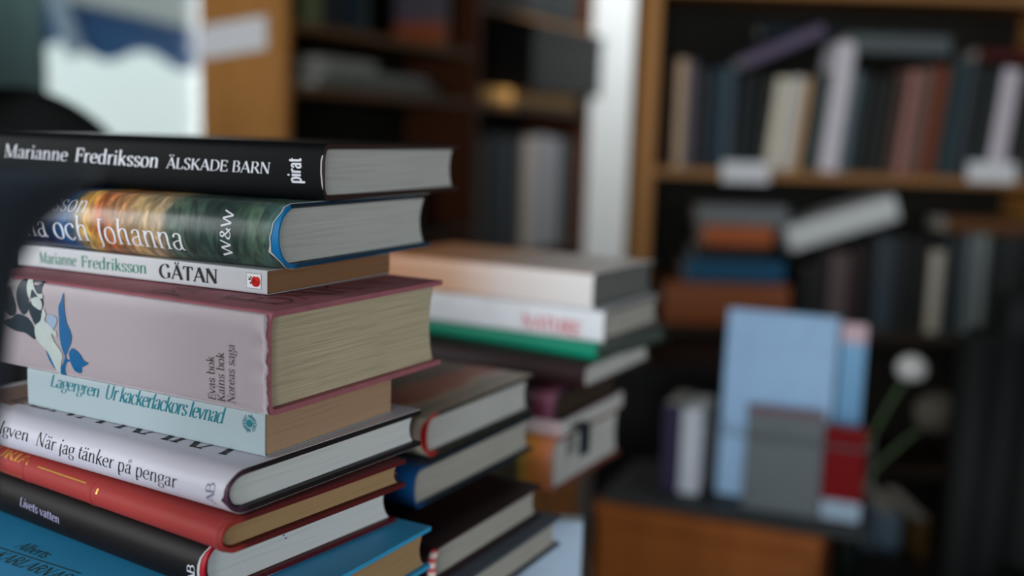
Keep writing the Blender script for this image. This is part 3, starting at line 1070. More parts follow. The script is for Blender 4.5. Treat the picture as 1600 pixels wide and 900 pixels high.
# 5 pale paperback with teal script
M_aqua = mat('paperback_aqua', (160, 176, 182), 0.42, 0.05, 30)
loc, th, L_, w_, t_ = fit(4)
b5 = soft('paperback_book', loc, th, L_, w_, t_, M_aqua, paper('pages_tan_brown', (176, 144, 116), 0.82, 3000, 10))
b5.tagged('pale aqua paperback with teal script and a round badge, under the pink hardback', GRP)
b5.write('author_lettering', 'Lagergren', b5.sp(78, 603), b5.sp(155, 621), 0.0066, INK_T, slant=0.3, T=11, thin=0.2, track=-4)
b5.write('title_lettering', 'Ur kackerlackors levnad', b5.sp(163, 622), b5.sp(349, 662), 0.0078, INK_T, slant=0.32, T=11, thin=0.18, track=-5)
c5 = b5.sp(390, 661.5)
r5 = 0.0043
polys = [disc(c5.x, c5.y, r5 * .48, r5 * .46, 24)]
for k, ch in enumerate('MÅNPOCKET MÅNPOCKET '):
    a0 = math.pi / 2 - 2 * math.pi * k / 20
    qs, adv = text_quads(ch, T=17, thin=0.7, serif=False)
    ca, sa = math.cos(a0), math.sin(a0)
    for qd in qs:
        pp = []
        for v in qd:
            u_, v_ = (v.x - adv / 2) / 68 * r5 * 0.34, r5 * 0.58 + v.y / 68 * r5 * 0.42
            pp.append((c5.x + ca * v_ + sa * u_, c5.y + sa * v_ - ca * u_))
        polys.append(pp)
b5.put('publisher_badge', polys, INK_T)

# 6 white jacket over a plum case
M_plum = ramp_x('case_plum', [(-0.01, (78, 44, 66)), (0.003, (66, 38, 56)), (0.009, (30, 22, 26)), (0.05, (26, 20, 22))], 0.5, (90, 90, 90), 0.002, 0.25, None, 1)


def browncover(nt, tc, sp, base):
    return base


M_wjack = ramp_x('jacket_white', [(-0.23, (112, 74, 50)), (-0.192, (120, 80, 56)), (-0.188, (205, 200, 208)), (0.0, (206, 204, 216))], 0.42, (40, 40, 40), 0.003)
M_wjack2 = mat('jacket_lilac_white', (198, 196, 208), 0.42, 0.04, 25)
loc, th, L_, w_, t_ = fit(5)
b6 = Book('hardcover_book', loc, th, L_, w_, t_, 0.0062, 2.1, 0.006)
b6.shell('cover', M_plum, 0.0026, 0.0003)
b6.pages(P_white, 0.0030, 0.0035, gap=0.0022, concave=0.003)


def torn6(s):
    d = abs(s - 0.5) / 0.16
    return 0.0004 + 0.0016 * max(0, 1 - d * d) + 0.0022 * math.exp(-((s - 0.545) / 0.016) ** 2)


b6.shell('dust_jacket', [M_wjack2, mat('torn_paper', (205, 205, 205), 0.8)], 0.00025, 0, edge=torn6, nx=3, rim=lambda s: 0.0003 + 0.0016 * math.exp(-((s - 0.545) / 0.016) ** 2))
b6.tagged('lilac white hardback with black title, grey monogram and a plum edge', GRP)
b6.write('author_lettering', 'Algven', b6.sp(-14, 672), b6.sp(46, 690), 0.0060, INK_K, slant=0.1, T=8.5, thin=0.35)
b6.write('title_lettering', 'När jag tänker på pengar', b6.sp(57, 695), b6.sp(277, 763), 0.0067, INK_K, slant=0.14, T=7.5, thin=0.38)
b6.write('publisher_mark', 'AB', b6.sp(336, 790), b6.sp(336, 754), 0.0052, INK_GR, T=8, thin=0.5, slant=-0.1, track=-9)
b6.write('cover_lettering', 'LENA KARA', (-0.19, 0.0138), (-0.022, 0.0138), 0.028, INK_K, face='top', T=9, thin=0.35)
b6.put('cover_picture', [rect(-0.216, 0.008, -0.178, 0.07)], mat('cover_print_brown', (120, 78, 54), 0.45), 0.0001, face='top')

# 7 red cloth binding with gilt
M_redc = mat('cloth_red', (158, 52, 48), 0.62, 0.30, 260, 0.3, 0.35, (1, 1, 0.4))
M_redc7 = ramp_x('cloth_red_shaded_boards', [(-0.01, (164, 56, 52)), (0.006, (150, 46, 43)), (0.012, (92, 22, 26)), (0.05, (86, 20, 24))], 0.6, (90, 90, 90), 0.004, 0.25, None, 1)  # darker red boards, their side shade partly put into the colour
loc, th, L_, w_, t_ = fit(6)
b7 = Book('hardcover_book', loc, th, L_, w_, t_, 0.0045, 2.1, 0.005)
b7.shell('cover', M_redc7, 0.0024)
b7.pages(P_tan, 0.0026, 0.0032, gap=0.0012, concave=0.003)
b7.tagged('old red cloth hardback with gilt rules and ribs on its spine', GRP)


def rib(b, x0, wd, hgt, name, material):
    bm = bmesh.new()
    rows = []
    for j in range(17):
        z = b.t * (0.02 + 0.96 * j / 16)
        y = b.spine_y(z)
        rows.append([bm.verts.new((x0 + dx, y - o_, z)) for dx, o_ in ((-wd / 2, -0.0003), (-wd / 4, hgt), (wd / 4, hgt), (wd / 2, -0.0003))])
    for p_, q_ in zip(rows, rows[1:]):
        for k in range(3):
            bm.faces.new((p_[k], p_[k + 1], q_[k + 1], q_[k]))
    o = link(name, bm, material, b.root, True)
    return o


rib(b7, b7.sp(141, 800).x, 0.0030, 0.0006, 'spine_rib', M_redc)
rib(b7, b7.sp(36, 760).x, 0.0030, 0.0006, 'spine_rib', M_redc)
rib(b7, -0.0032, 0.0045, 0.0008, 'tail_cap', M_redc)
a_, c_ = b7.sp(55, 731), b7.sp(131, 762)
b7.put('gilt_rule', [[(a_.x, a_.y), (c_.x, a_.y), (c_.x, a_.y + 0.0006), (a_.x, a_.y + 0.0006)]], GOLD)
a_ = b7.sp(151, 768)
b7.put('gilt_ornament', [disc(a_.x, a_.y + d_, 0.0010 - abs(d_) * .3, 0.0008, 8) for d_ in (-0.0007, 0.0006)], GOLD)
b7.write('gilt_lettering', 'HISTORIA', b7.sp(-60, 694), b7.sp(40, 727), 0.0042, GOLD, T=13, thin=0.4)
a_, c_ = b7.sp(-50, 708), b7.sp(36, 735)
b7.put('gilt_rule', [rect(-0.21, a_.y - 0.0035, c_.x, a_.y - 0.003), rect(c_.x, a_.y - 0.0035, c_.x + 0.0006, a_.y + 0.004)], GOLD)

# 8 dark brown jacket with a red band at the tail
M_dbr = mat('jacket_dark_brown', (20, 14, 13), 0.45, 0.2, 30, 0.14)
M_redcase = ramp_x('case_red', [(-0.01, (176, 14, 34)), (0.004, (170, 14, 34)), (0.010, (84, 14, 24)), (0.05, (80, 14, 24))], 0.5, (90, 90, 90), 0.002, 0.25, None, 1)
loc, th, L_, w_, t_ = fit(7)
b8 = Book('hardcover_book', loc, th, L_, w_, t_, 0.0075, 2.0, 0.006)
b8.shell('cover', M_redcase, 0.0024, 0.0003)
b8.pages(P_white, 0.0029, 0.0032, gap=0.0022, concave=0.005)


def torn8(s):
    d = abs(s - 0.5) / 0.17
    return 0.0004 + 0.0030 * max(0, 1 - d * d) + 0.0006 * math.sin(s * 160)


b8.shell('dust_jacket', [M_dbr, mat('torn_paper', (205, 205, 205), 0.8)], 0.00025, 0, edge=torn8, nx=3, rim=lambda s: 0.0004 + 0.0012 * abs(math.sin(s * 60)))
b8.tagged('dark brown hardback with a red edge and white monogram, under the red cloth book', GRP)
b8.write('title_lettering', 'Livets vatten', b8.sp(33, 789), b8.sp(95, 818), 0.0046, mat('ink_violet_white', (176, 172, 206), 0.5), T=9, thin=0.4)
b8.write('publisher_mark', 'AB', b8.sp(306, 914), b8.sp(306, 883), 0.0052, INK_W, T=8, thin=0.5, track=-9)
q_ = [(0.045, 0.0195), (0.046, 0.018), (0.0455, 0.0165), (0.047, 0.0145)]
bm = bmesh.new()
for i, (y_, z_) in enumerate(q_):
    box(bm, -0.0033, y_, z_ - 0.0006, -0.00315, y_ + 0.0012, z_ + 0.0003)
link('library_stamp', bm, INK_GR, b8.root)

# 9 blue hardback at the bottom
M_blue = mat('cloth_blue', (52, 160, 212), 0.5, 0.1, 40, 0.4, 0.05)
loc, th, L_, w_, t_ = fit(8)
b9 = hard('hardcover_book', loc, th, L_, w_, t_, M_blue, P_tan, bulge=0.003, n=3.0)
b9.tagged('large blue hardback with dull olive lettering, lowest of the front stack', GRP)
INK_O = mat('ink_olive', (56, 88, 80), 0.5)
b9.write('author_lettering', 'Alberts', b9.top(22, 855), b9.top(67, 872), 0.0075, INK_O, face='top', T=11, thin=0.5)
b9.write('title_lettering', 'KARLARNAS', b9.top(-16, 870), b9.top(94, 909), 0.0085, INK_O, face='top', T=10, thin=0.5)
a_, c_ = b9.top(0, 855), b9.top(123, 898)
y_ = (a_.y + c_.y) / 2
b9.put('cover_rule', [rect(-0.245, y_, c_.x, y_ + 0.0010)], INK_O, face='top')
zb9 = loc[2]
crate('book_crate', (-0.125, 0.445, TZ), R(28.3), 0.20, 0.145, zb9 - TZ, 'brown wooden crate under the tall front stack')
# ------------------------------------------------------------------ second stack, behind the front one
def cm(name, rgb, rough=0.5):
    return mat(name, rgb, rough, 0.12, 40)


P_dim = paper('pages_dull', (178, 176, 168), 0.8, 2000, 10)
T28 = R(28)
GR2 = 'books of the middle stack'


def jacket_pic(name, a, b_, c_, amount=0.05):
    return ramp_x(name, [(-0.22, a), (-0.10, b_), (0.01, c_)], 0.4, (22, 14, 30), amount)


z = 0.9955
M_pic = ramp_x('jacket_dark_picture', [(-0.11, (20, 36, 32)), (-0.060, (28, 44, 38)), (-0.046, (134, 60, 48)), (-0.030, (160, 84, 66)), (-0.020, (178, 166, 150)), (-0.012, (150, 142, 128)), (0.012, (196, 186, 170))], 0.35, (30, 16, 30), 0.03)
s1 = Book('hardcover_book', (-0.049, 0.655, z - 0.0283), T28, 0.215, 0.142, 0.0281, 0.004, 2.3, 0.005)
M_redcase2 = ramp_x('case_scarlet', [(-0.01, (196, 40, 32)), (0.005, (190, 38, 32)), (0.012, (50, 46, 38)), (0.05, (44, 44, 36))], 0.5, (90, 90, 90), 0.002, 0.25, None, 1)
s1.shell('cover', M_redcase2, 0.0026, 0.0003)
s1.pages(P_grey, 0.003, 0.0035, gap=0.002)
s1.shell('dust_jacket', [M_pic, cm('jacket_edge_cream', (226, 214, 196))], 0.00025, 0, edge=lambda s: 0.0004 + 0.004 * max(0, 1 - (abs(s - .5) / .2) ** 2), nx=3, rim=lambda s: 0.006 if abs(s - .5) < .2 else 0.0002)
s1.tagged('hardback with a red and cream spine and dark streaked cover, topmost of the middle stack', GR2)
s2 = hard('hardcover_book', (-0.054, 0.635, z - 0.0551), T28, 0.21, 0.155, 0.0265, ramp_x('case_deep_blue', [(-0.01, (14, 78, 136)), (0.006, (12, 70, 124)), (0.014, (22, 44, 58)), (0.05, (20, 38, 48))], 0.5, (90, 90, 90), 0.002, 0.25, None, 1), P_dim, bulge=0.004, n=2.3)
s2.tagged('deep blue hardback with pale pages under the red and cream spine', GR2)
s3 = hard('hardcover_book', (-0.060, 0.675, z - 0.0692), T28, 0.20, 0.12, 0.0139, cm('case_black', (14, 14, 15)), P_brown)
s3.tagged('thin black hardback in shadow under the deep blue book', GR2)
s4 = hard('hardcover_book', (-0.0415, 0.610, z - 0.0927), T28, 0.21, 0.142, 0.0233, cm('case_maroon_black', (40, 20, 24)), P_dim, bulge=0.004, n=2.3)
s4.tagged('dark maroon hardback with a red and white striped headband', GR2)
bm = bmesh.new()
M_hb = mat('headband_stripes', (232, 220, 210), 0.6)
nt = M_hb.node_tree
wv = nt.nodes.new('ShaderNodeTexWave')
wv.bands_direction = 'Z'
wv.inputs['Scale'].default_value = 55
tcn = nt.nodes.new('ShaderNodeTexCoord')
nt.links.new(tcn.outputs['Object'], wv.inputs[0])
mixn = nt.nodes.new('ShaderNodeMix')
mixn.data_type = 'RGBA'
mixn.inputs[6].default_value = lin((196, 40, 58)) + (1,)
mixn.inputs[7].default_value = lin((236, 224, 216)) + (1,)
nt.links.new(wv.outputs['Fac'], mixn.inputs[0])
nt.links.new(mixn.outputs[2], nt.nodes['Principled BSDF'].inputs['Base Color'])
zs = [0.0015 + (0.0233 - 0.003) * k / 14 for k in range(15)]
tube(bm, [(0.0006, s4.spine_y(q_) + 0.0015, q_) for q_ in zs], 0.0026, 8)
link('headband', bm, M_hb, s4.root, True)
s5 = hard('hardcover_book', (-0.030, 0.606, z - 0.1152), T28, 0.22, 0.15, 0.0222, cm('case_slate_grey', (74, 84, 96)), P_dim)
s5.tagged('slate grey hardback under the striped headband, lowest of the middle stack', GR2)
crate('book_crate', (-0.055, 0.635, TZ), T28, 0.17, 0.12, z - 0.1153 - TZ, 'brown wooden crate under the middle stack')

# ------------------------------------------------------------------ third stack on its crate
GR3 = 'books of the rear stack'
M_or = ramp_x('jacket_orange_white', [(-0.25, (224, 146, 88)), (-0.15, (230, 180, 146)), (-0.09, (234, 220, 214)), (0.01, (234, 232, 232))], 0.4, (12, 12, 90), 0.03)
M_ortop = cm('jacket_orange', (222, 138, 76))
t1 = hard('hardcover_book', (0.0715, 0.93, 1.0217), R(30), 0.235, 0.135, 0.0312, cm('case_grey_green', (76, 84, 84)), cm('pages_grey_dark', (104, 106, 104)), bulge=0.002, n=4,
          jacket=[M_or])
t1.put('orange_edge', [rect(-0.232, 0.0, -0.002, 0.006)], M_ortop, 0.00015, face='top')
t1.tagged('pale hardback with an orange upper edge, topmost of the rear stack', GR3)
M_w3 = cm('jacket_cool_white', (232, 234, 240))
t2 = hard('hardcover_book', (0.0815, 0.92, 0.9937), R(29), 0.23, 0.13, 0.0278, cm('case_brown_grey', (84, 78, 76)), P_dim, bulge=0.002, n=4, jacket=[M_w3])
t2.write('title_lettering', 'NATURE', t2.sp(815, 511), t2.sp(908, 526), 0.0125, cm('ink_red', (206, 62, 70)), T=13, thin=0.4)
t2.tagged('white hardback with red lettering in the rear stack', GR3)
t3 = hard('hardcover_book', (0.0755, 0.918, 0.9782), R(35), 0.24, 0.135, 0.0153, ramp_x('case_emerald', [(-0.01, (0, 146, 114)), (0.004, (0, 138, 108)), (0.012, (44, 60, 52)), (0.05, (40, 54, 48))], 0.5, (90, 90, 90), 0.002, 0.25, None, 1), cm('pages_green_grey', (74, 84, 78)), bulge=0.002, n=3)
t3.tagged('thin emerald green hardback in the rear stack', GR3)
t4 = hard('hardcover_book', (0.066, 0.902, 0.9554), T28, 0.22, 0.155, 0.0226, cm('case_dark_wine', (44, 22, 26)), P_grey)
t4.tagged('dark wine hardback with pale pages under the emerald green book', GR3)
t5 = hard('hardcover_book', (0.043, 0.886, 0.9306), T28, 0.20, 0.13, 0.0246, ramp_x('jacket_black_rose', [(-0.2, (14, 14, 16)), (-0.03, (16, 16, 20)), (-0.016, (104, 40, 66)), (-0.008, (140, 84, 108)), (0.0, (30, 24, 28))], 0.4, (60, 60, 60), 0.006), cm('pages_umber', (58, 46, 36)))
t5.tagged('black hardback with a rose patch at the end of its spine', GR3)
t6 = soft('paperback_book', (0.047, 0.89, 0.9165), T28, 0.19, 0.135, 0.0139, cm('paperback_blush', (206, 186, 190)), P_grey)
t6.tagged('thin blush pink paperback between the rose patch and the orange spine', GR3)
M_o6 = ramp_x('jacket_orange_yellow', [(-0.2, (30, 30, 28)), (-0.035, (60, 56, 40)), (-0.03, (180, 150, 60)), (-0.02, (226, 140, 60)), (-0.006, (230, 140, 90)), (0.0, (206, 150, 140))], 0.4, (60, 60, 60), 0.008)
t7 = hard('hardcover_book', (0.041, 0.88, 0.8704), T28, 0.21, 0.145, 0.0459, cm('case_rust', (120, 52, 40)), P_grey, bulge=0.004, jacket=[M_o6])
t7.tagged('thick hardback with an orange spine end, lowest of the rear stack', GR3)
crate('book_crate', (0.012, 0.932, TZ), T28, 0.18, 0.13, 0.8703 - TZ, 'brown wooden crate under the rear stack')

# hook-like dark bookmark ribbon is part of the blush paperback's neighbour: a folded blue cloth tab
bm = bmesh.new()
box(bm, -0.0002, 0.016, 0.006, 0.0100, 0.036, 0.0072, bev=0.0003)
box(bm, 0.0090, 0.016, -0.020, 0.0102, 0.036, 0.0062, bev=0.0003)
link('ribbon_tab', bm, cm('ribbon_navy', (18, 36, 50)), t6.root)


def upright(b, x, y, zb, yaw=0.0, lean=0.0):
    """stand a lying book on its tail, spine towards -y; lean > 0 tips its head to +x"""
    b.root.rotation_euler = (0, R(90) + lean, yaw)
    off = b.t * math.sin(lean) if lean > 0 else 0
    b.root.location = (x, y, zb + off + 0.0003)
    return b


def facing(b, x, y, zb, yaw=0.0, back=0.0):
    """stand a book with its front cover towards -y, spine at the left; back = lean away from the viewer"""
    M = Matrix(((0, 1, 0), (0, 0, -1), (-1, 0, 0)))
    M = Matrix.Rotation(yaw, 3, 'Z') @ Matrix.Rotation(-back, 3, 'X') @ M
    b.root.rotation_euler = M.to_euler()
    b.root.location = (x, y, zb + b.t * math.sin(back) + 0.0003)
    return b


pb = soft('paperback_book', (0, 0, 0), 0, 0.118, 0.125, 0.014, cm('paperback_light_blue', (166, 188, 210)), P_grey)
facing(pb, -0.062, 0.835, TZ, R(-3), R(1.5))
pb.tagged('light blue paperback standing upright on the table before the rear crate')

# ------------------------------------------------------------------ small cabinet with the displayed books
W_cab = wood('cabinet_orange_pine', (112, 58, 14), (146, 82, 26), 0.45, 'z', 8)
TH = R(21.6)
cabX = Vector((math.cos(TH), -math.sin(TH), 0))
cabY = Vector((math.sin(TH), math.cos(TH), 0))
CO = Vector((0.461, 1.5, 0))                      # its right front corner
CH = 0.605
cab = empty('low_cabinet', CO, (0, 0, -TH))
tag(cab, 'low orange brown cabinet carrying the display of small books', 'cabinet')
link('cabinet_body', boxes((-0.34, 0.004, 0.05, 0, 0.22, CH - 0.016), bev=0.002), W_cab, cab)
link('cabinet_top', boxes((-0.344, -0.004, CH - 0.016, 0.004, 0.224, CH), bev=0.002), W_cab, cab)
dr = link('door', boxes((-0.325, -0.008, 0.075, -0.015, 0.004, CH - 0.03), bev=0.003), W_cab, cab)
bm = bmesh.new()
lathe(bm, [(0.004, 0), (0.005, 0.008), (0.011, 0.013), (0.011, 0.018), (0.006, 0.021)], 16)
bmesh.ops.rotate(bm, verts=bm.verts, cent=(0, 0, 0), matrix=Matrix.Rotation(R(90), 3, 'X'))
bmesh.ops.translate(bm, verts=bm.verts, vec=(-0.30, -0.008, 0.33))
link('knob', bm, cm('knob_brass', (120, 90, 40), 0.3), dr, True)
link('plinth', boxes((-0.32, 0.02, 0, -0.02, 0.20, 0.05)), W_cab, cab)


def cabp(s, d):
    return CO + cabX * s + cabY * d


# display tray with a thin wire rail; base widened as shade on the cabinet top
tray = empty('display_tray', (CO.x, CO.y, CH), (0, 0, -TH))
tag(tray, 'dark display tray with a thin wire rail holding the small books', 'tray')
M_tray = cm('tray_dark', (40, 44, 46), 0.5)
M_wire = mat('wire_grey', (120, 128, 130), 0.35, 0.05, 40, 0.5, 0, None, 0.7)
link('tray_base_and_shade', boxes((-0.335, 0.01, 0.0002, 0.06, 0.21, 0.016), bev=0.002), M_tray, tray)
bm = bmesh.new()
tube(bm, [(-0.182, 0.118, 0.016), (-0.182, 0.118, 0.135), (-0.182, 0.012, 0.135), (0.056, 0.012, 0.135), (0.056, 0.118, 0.135), (0.056, 0.118, 0.016)], 0.0016, 8)
link('wire_rail', bm, M_wire, tray)

TR = CH + 0.016
a_ = soft('hardcover_book', (0, 0, 0), 0, 0.292, 0.165, 0.016, cm('cover_sky_blue', (140, 174, 208)), P_white)
p = cabp(-0.170, 0.095)
facing(a_, p.x, p.y, TR, -TH, R(4))
a_.tagged('tall sky blue book standing face out on the small cabinet')
b_ = soft('paperback_book', (0, 0, 0), 0, 0.158, 0.112, 0.012, cm('cover_slate', (86, 94, 98)), P_dim)
p = cabp(-0.122, 0.042)
facing(b_, p.x, p.y, TR, -TH, R(4))
b_.put('red_heading', [rect(-0.157, 0.002, -0.149, 0.110)], cm('heading_mauve', (104, 62, 78)), face='top')
b_.tagged('grey paperback standing face out before the tall sky blue book')
c_ = soft('paperback_book', (0, 0, 0), 0, 0.140, 0.058, 0.010, mat('cover_dark_red', (104, 10, 14), 0.6, 0.1, 40, 0.08), P_dim)
p = cabp(-0.008, 0.045)
facing(c_, p.x, p.y, TR, -TH, R(4))
c_.put('pale_foot', [rect(-0.030, 0.0005, -0.001, 0.0575)], cm('foot_pale_blue', (136, 158, 176)), face='top')
c_.tagged('small dark red book with a pale foot standing beside the grey paperback')
d_ = soft('paperback_book', (0, 0, 0), 0, 0.285, 0.036, 0.012, ramp_x('cover_rose_blue', [(-0.3, (190, 160, 168)), (-0.262, (176, 150, 160)), (-0.25, (96, 150, 190)), (0, (70, 120, 160))], 0.4, (40, 40, 40), 0.01), P_dim)
p = cabp(0.000, 0.10)
facing(d_, p.x, p.y, TR, -TH, R(3))
d_.tagged('narrow blue booklet with a pale rose head, right of the sky blue book')
e_ = soft('paperback_book', (0, 0, 0), 0, 0.136, 0.10, 0.032, cm('cover_grey_white', (176, 182, 192)), P_white)
p = cabp(-0.226, 0.06)
upright(e_, p.x, p.y, TR, -TH)
e_.tagged('white paperback standing spine out at the left end of the cabinet')
f_ = soft('paperback_book', (0, 0, 0), 0, 0.138, 0.10, 0.026, cm('cover_dark_violet', (40, 34, 62)), P_dim)
p = cabp(-0.256, 0.065)
upright(f_, p.x, p.y, TR, -TH)
f_.tagged('dark violet paperback standing left of the white one on the cabinet')

# two blossoms in a slim dark bottle
bp = cabp(0.062, 0.15)
vb = empty('bottle', (0.6, 1.8, 0.4))
hold = empty('stool', (0.68, 1.87, 0))
tag(hold, 'dark round stool beside the cabinet carrying the bottle of flowers', 'stool')
M_black = cm('black_lacquer', (12, 13, 14), 0.5)
bm = bmesh.new()
lathe(bm, [(0.0, 0.36), (0.12, 0.36), (0.125, 0.37), (0.125, 0.39), (0.12, 0.3998), (0.0, 0.3998)], 28)
link('seat', bm, M_black, hold)
for k in range(3):
    a = R(30 + 120 * k)
    bm = bmesh.new()
    tube(bm, [(0.08 * math.cos(a), 0.08 * math.sin(a), 0.362), (0.12 * math.cos(a), 0.12 * math.sin(a), 0.0)], 0.011, 8)
    link('leg', bm, M_black, hold)
vb.location = (hold.location.x - 0.06, hold.location.y - 0.02, 0.40)
tag(vb, 'slim dark bottle holding two long-stemmed flowers beside the cabinet', 'bottle')
bm = bmesh.new()
lathe(bm, [(0.022, 0), (0.024, 0.004), (0.024, 0.09), (0.012, 0.12), (0.010, 0.16), (0.012, 0.162), (0.009, 0.1625), (0.008, 0.15)], 20)
link('bottle_body', bm, cm('bottle_glass_dark', (18, 26, 24), 0.15), vb, True)


def flower(px, py, depth, rad, col, label, stretch=1.0):
    tip = at(px, py, depth)
    base = Vector(vb.location) + Vector((-0.004 if stretch == 1 else 0.004, 0.0 if stretch == 1 else 0.003, 0.13))
    e = empty('flower', base)
    tag(e, label, 'flower')
    bm = bmesh.new()
    q = tip - base
    tube(bm, [Vector((0, 0, 0)), q * 0.35 + Vector((-0.012, 0, 0.02)), q * 0.7 + Vector((-0.008, 0, 0.012)), q], 0.0028, 8)
    link('stem', bm, cm('stem_green', (96, 122, 82), 0.6), e)
    bm = bmesh.new()
    # full double blossom: rings of cupped petals closing round a dense heart
    for ring, (nn, tilt, sc) in enumerate(((8, 128, 0.80), (10, 100, 0.95), (10, 72, 1.0), (8, 46, 1.0), (6, 20, 1.0))):
        for k in range(nn):
            a = 2 * math.pi * k / nn + ring * 0.37
            d = Matrix.Rotation(a, 3, 'Z') @ Matrix.Rotation(R(tilt), 3, 'Y') @ Vector((0, 0, 1))
            s1 = d.orthogonal().normalized()
            s2 = d.cross(s1)
            hub = bm.verts.new(q + d * rad * sc * stretch)
            rim_ = [bm.verts.new(q + (d * 0.80 + (s1 * math.cos(v) + s2 * math.sin(v)) * 0.46).normalized() * rad * sc * stretch * 0.93) for v in [math.pi * i / 5 for i in range(10)]]
            inn = [bm.verts.new(q + (d * 0.6 + (s1 * math.cos(v) + s2 * math.sin(v)) * 0.5) * rad * sc * 0.8) for v in [math.pi * i / 5 for i in range(10)]]
            for i in range(10):
                bm.faces.new((hub, rim_[i], rim_[(i + 1) % 10]))
                bm.faces.new((rim_[i], inn[i], inn[(i + 1) % 10], rim_[(i + 1) % 10]))
    link('blossom', bm, cm('petal_%d' % col[0], col, 0.6), e, True)
    return e


flower(1424, 578, 1.80, 0.027, (246, 246, 244), 'white round blossom on a long green stem beside the cabinet')
flower(1466, 650, 1.84, 0.036, (128, 122, 108), 'dull beige drooping blossom lower than the white one', 1.2)

# floor box with two folders
fb = empty('floor_box', (0.93, 2.03, 0))
tag(fb, 'dark open floor box right of the cabinet holding upright folders', 'box')
for n, q in (('side_panel', (-0.20, 0, 0.01, -0.188, 0.26, 0.30)), ('side_panel', (0.188, 0, 0.01, 0.20, 0.26, 0.30)), ('front_panel', (-0.188, 0, 0.01, 0.188, 0.012, 0.30)), ('back_panel', (-0.188, 0.248, 0.01, 0.188, 0.26, 0.30)), ('base_panel', (-0.2, 0, 0, 0.2, 0.26, 0.01))):
    link(n, boxes(q, bev=0.001), M_black, fb)
for x, t, h, col, nm in ((0.750, 0.040, 0.44, (92, 112, 128), 'slate blue folder standing in the dark floor box'), (0.815, 0.032, 0.43, (96, 72, 34), 'ochre folder standing in the dark floor box')):
    k_ = soft('folder', (0, 0, 0), 0, h, 0.20, t, cm('folder_%d' % col[0], col), P_dim)
    upright(k_, x, 2.055, 0.0105)
    k_.tagged(nm, None, 'folder')

# ------------------------------------------------------------------ dark armchair at the right, office chair at the left
M_blackcloth = mat('black_upholstery', (12, 14, 15), 0.75, 0.2, 60)


def rbox(x0, y0, z0, x1, y1, z1, r):
    bm = bmesh.new()
    box(bm, x0, y0, z0, x1, y1, z1)
    bmesh.ops.bevel(bm, geom=bm.edges[:], offset=r, segments=4, affect='EDGES')
    return bm


ac = empty('armchair', (0.985, 1.35, 0), (0, 0, R(12)))
tag(ac, 'black upholstered armchair in the dark at the right edge', 'armchair')
link('backrest', rbox(-0.30, 0.14, 0.30, 0.30, 0.30, 0.97, 0.06), M_blackcloth, ac, True)
link('seat', rbox(-0.22, -0.34, 0.22, 0.22, 0.14, 0.42, 0.04), M_blackcloth, ac, True)
for sx in (-1, 1):
    link('armrest', rbox(sx * 0.26 - 0.05, -0.34, 0.16, sx * 0.26 + 0.05, 0.16, 0.60, 0.035), M_blackcloth, ac, True)
    for y in (-0.28, 0.22):
        bm = bmesh.new()
        lathe(bm, [(0.014, 0), (0.022, 0.24)], 12, (sx * 0.24, y))
        link('leg', bm, M_black, ac)

oc = empty('office_chair', (-0.775, 1.66, 0), (0, 0, R(-8)))
tag(oc, 'black office chair with a rounded back, behind the top of the front stack', 'chair')
bm = bmesh.new()
rows = []
for j in range(41):
    t = 1 - (1 - j / 40) ** 2
    z_ = 0.62 + 0.60 * t
    hw_ = 0.23 * (1 - max(0, (t - 0.55) / 0.45) ** 2.2) ** 0.5 if t < 1 else 0.02
    row = []
    for k in range(13):
        u = -1 + 2 * k / 12
        row.append(bm.verts.new((u * hw_, 0.05 * (1 - u * u) + 0.03 * math.sin(t * 3), z_)))
    rows.append(row)
for p_, q_ in zip(rows, rows[1:]):
    for k in range(12):
        bm.faces.new((p_[k], p_[k + 1], q_[k + 1], q_[k]))
bmesh.ops.solidify(bm, geom=bm.faces[:], thickness=0.05)
link('backrest', bm, M_blackcloth, oc, True)
link('seat', rbox(-0.24, -0.44, 0.44, 0.24, 0.04, 0.52, 0.035), M_blackcloth, oc, True)
link('back_bar', boxes((-0.03, 0.06, 0.40, 0.03, 0.08, 0.80), (-0.03, -0.2, 0.40, 0.03, 0.08, 0.42), bev=0.003), M_black, oc)
bm = bmesh.new()
lathe(bm, [(0.03, 0.08), (0.03, 0.40)], 14, (0, -0.2))
link('gas_column', bm, M_black, oc)
bm = bmesh.new()
for k in range(5):
    a = R(72 * k + 10)
    tube(bm, [(0, -0.2, 0.10), (0.28 * math.cos(a), -0.2 + 0.28 * math.sin(a), 0.07)], [0.025, 0.016], 8)
link('star_base', bm, M_black, oc)
for k in range(5):
    a = R(72 * k + 10)
    bm = bmesh.new()
    bmesh.ops.create_uvsphere(bm, u_segments=12, v_segments=8, radius=0.03)
    bmesh.ops.translate(bm, verts=bm.verts, vec=(0.28 * math.cos(a), -0.2 + 0.28 * math.sin(a), 0.0302))
    link('caster', bm, M_black, oc, True)

tb_ = empty('dark_box', (0.205, 2.2, 0))  # dark box added to black out the area before the bookcase
tag(tb_, 'added tall black box darkening the area before the right bookcase, left of the sky blue book', 'box')
link('box_body', boxes((0, 0, 0, 0.30, 0.30, 0.66), bev=0.006), M_black, tb_)
link('lid', boxes((-0.006, -0.006, 0.66, 0.306, 0.306, 0.70), bev=0.006), M_black, tb_)

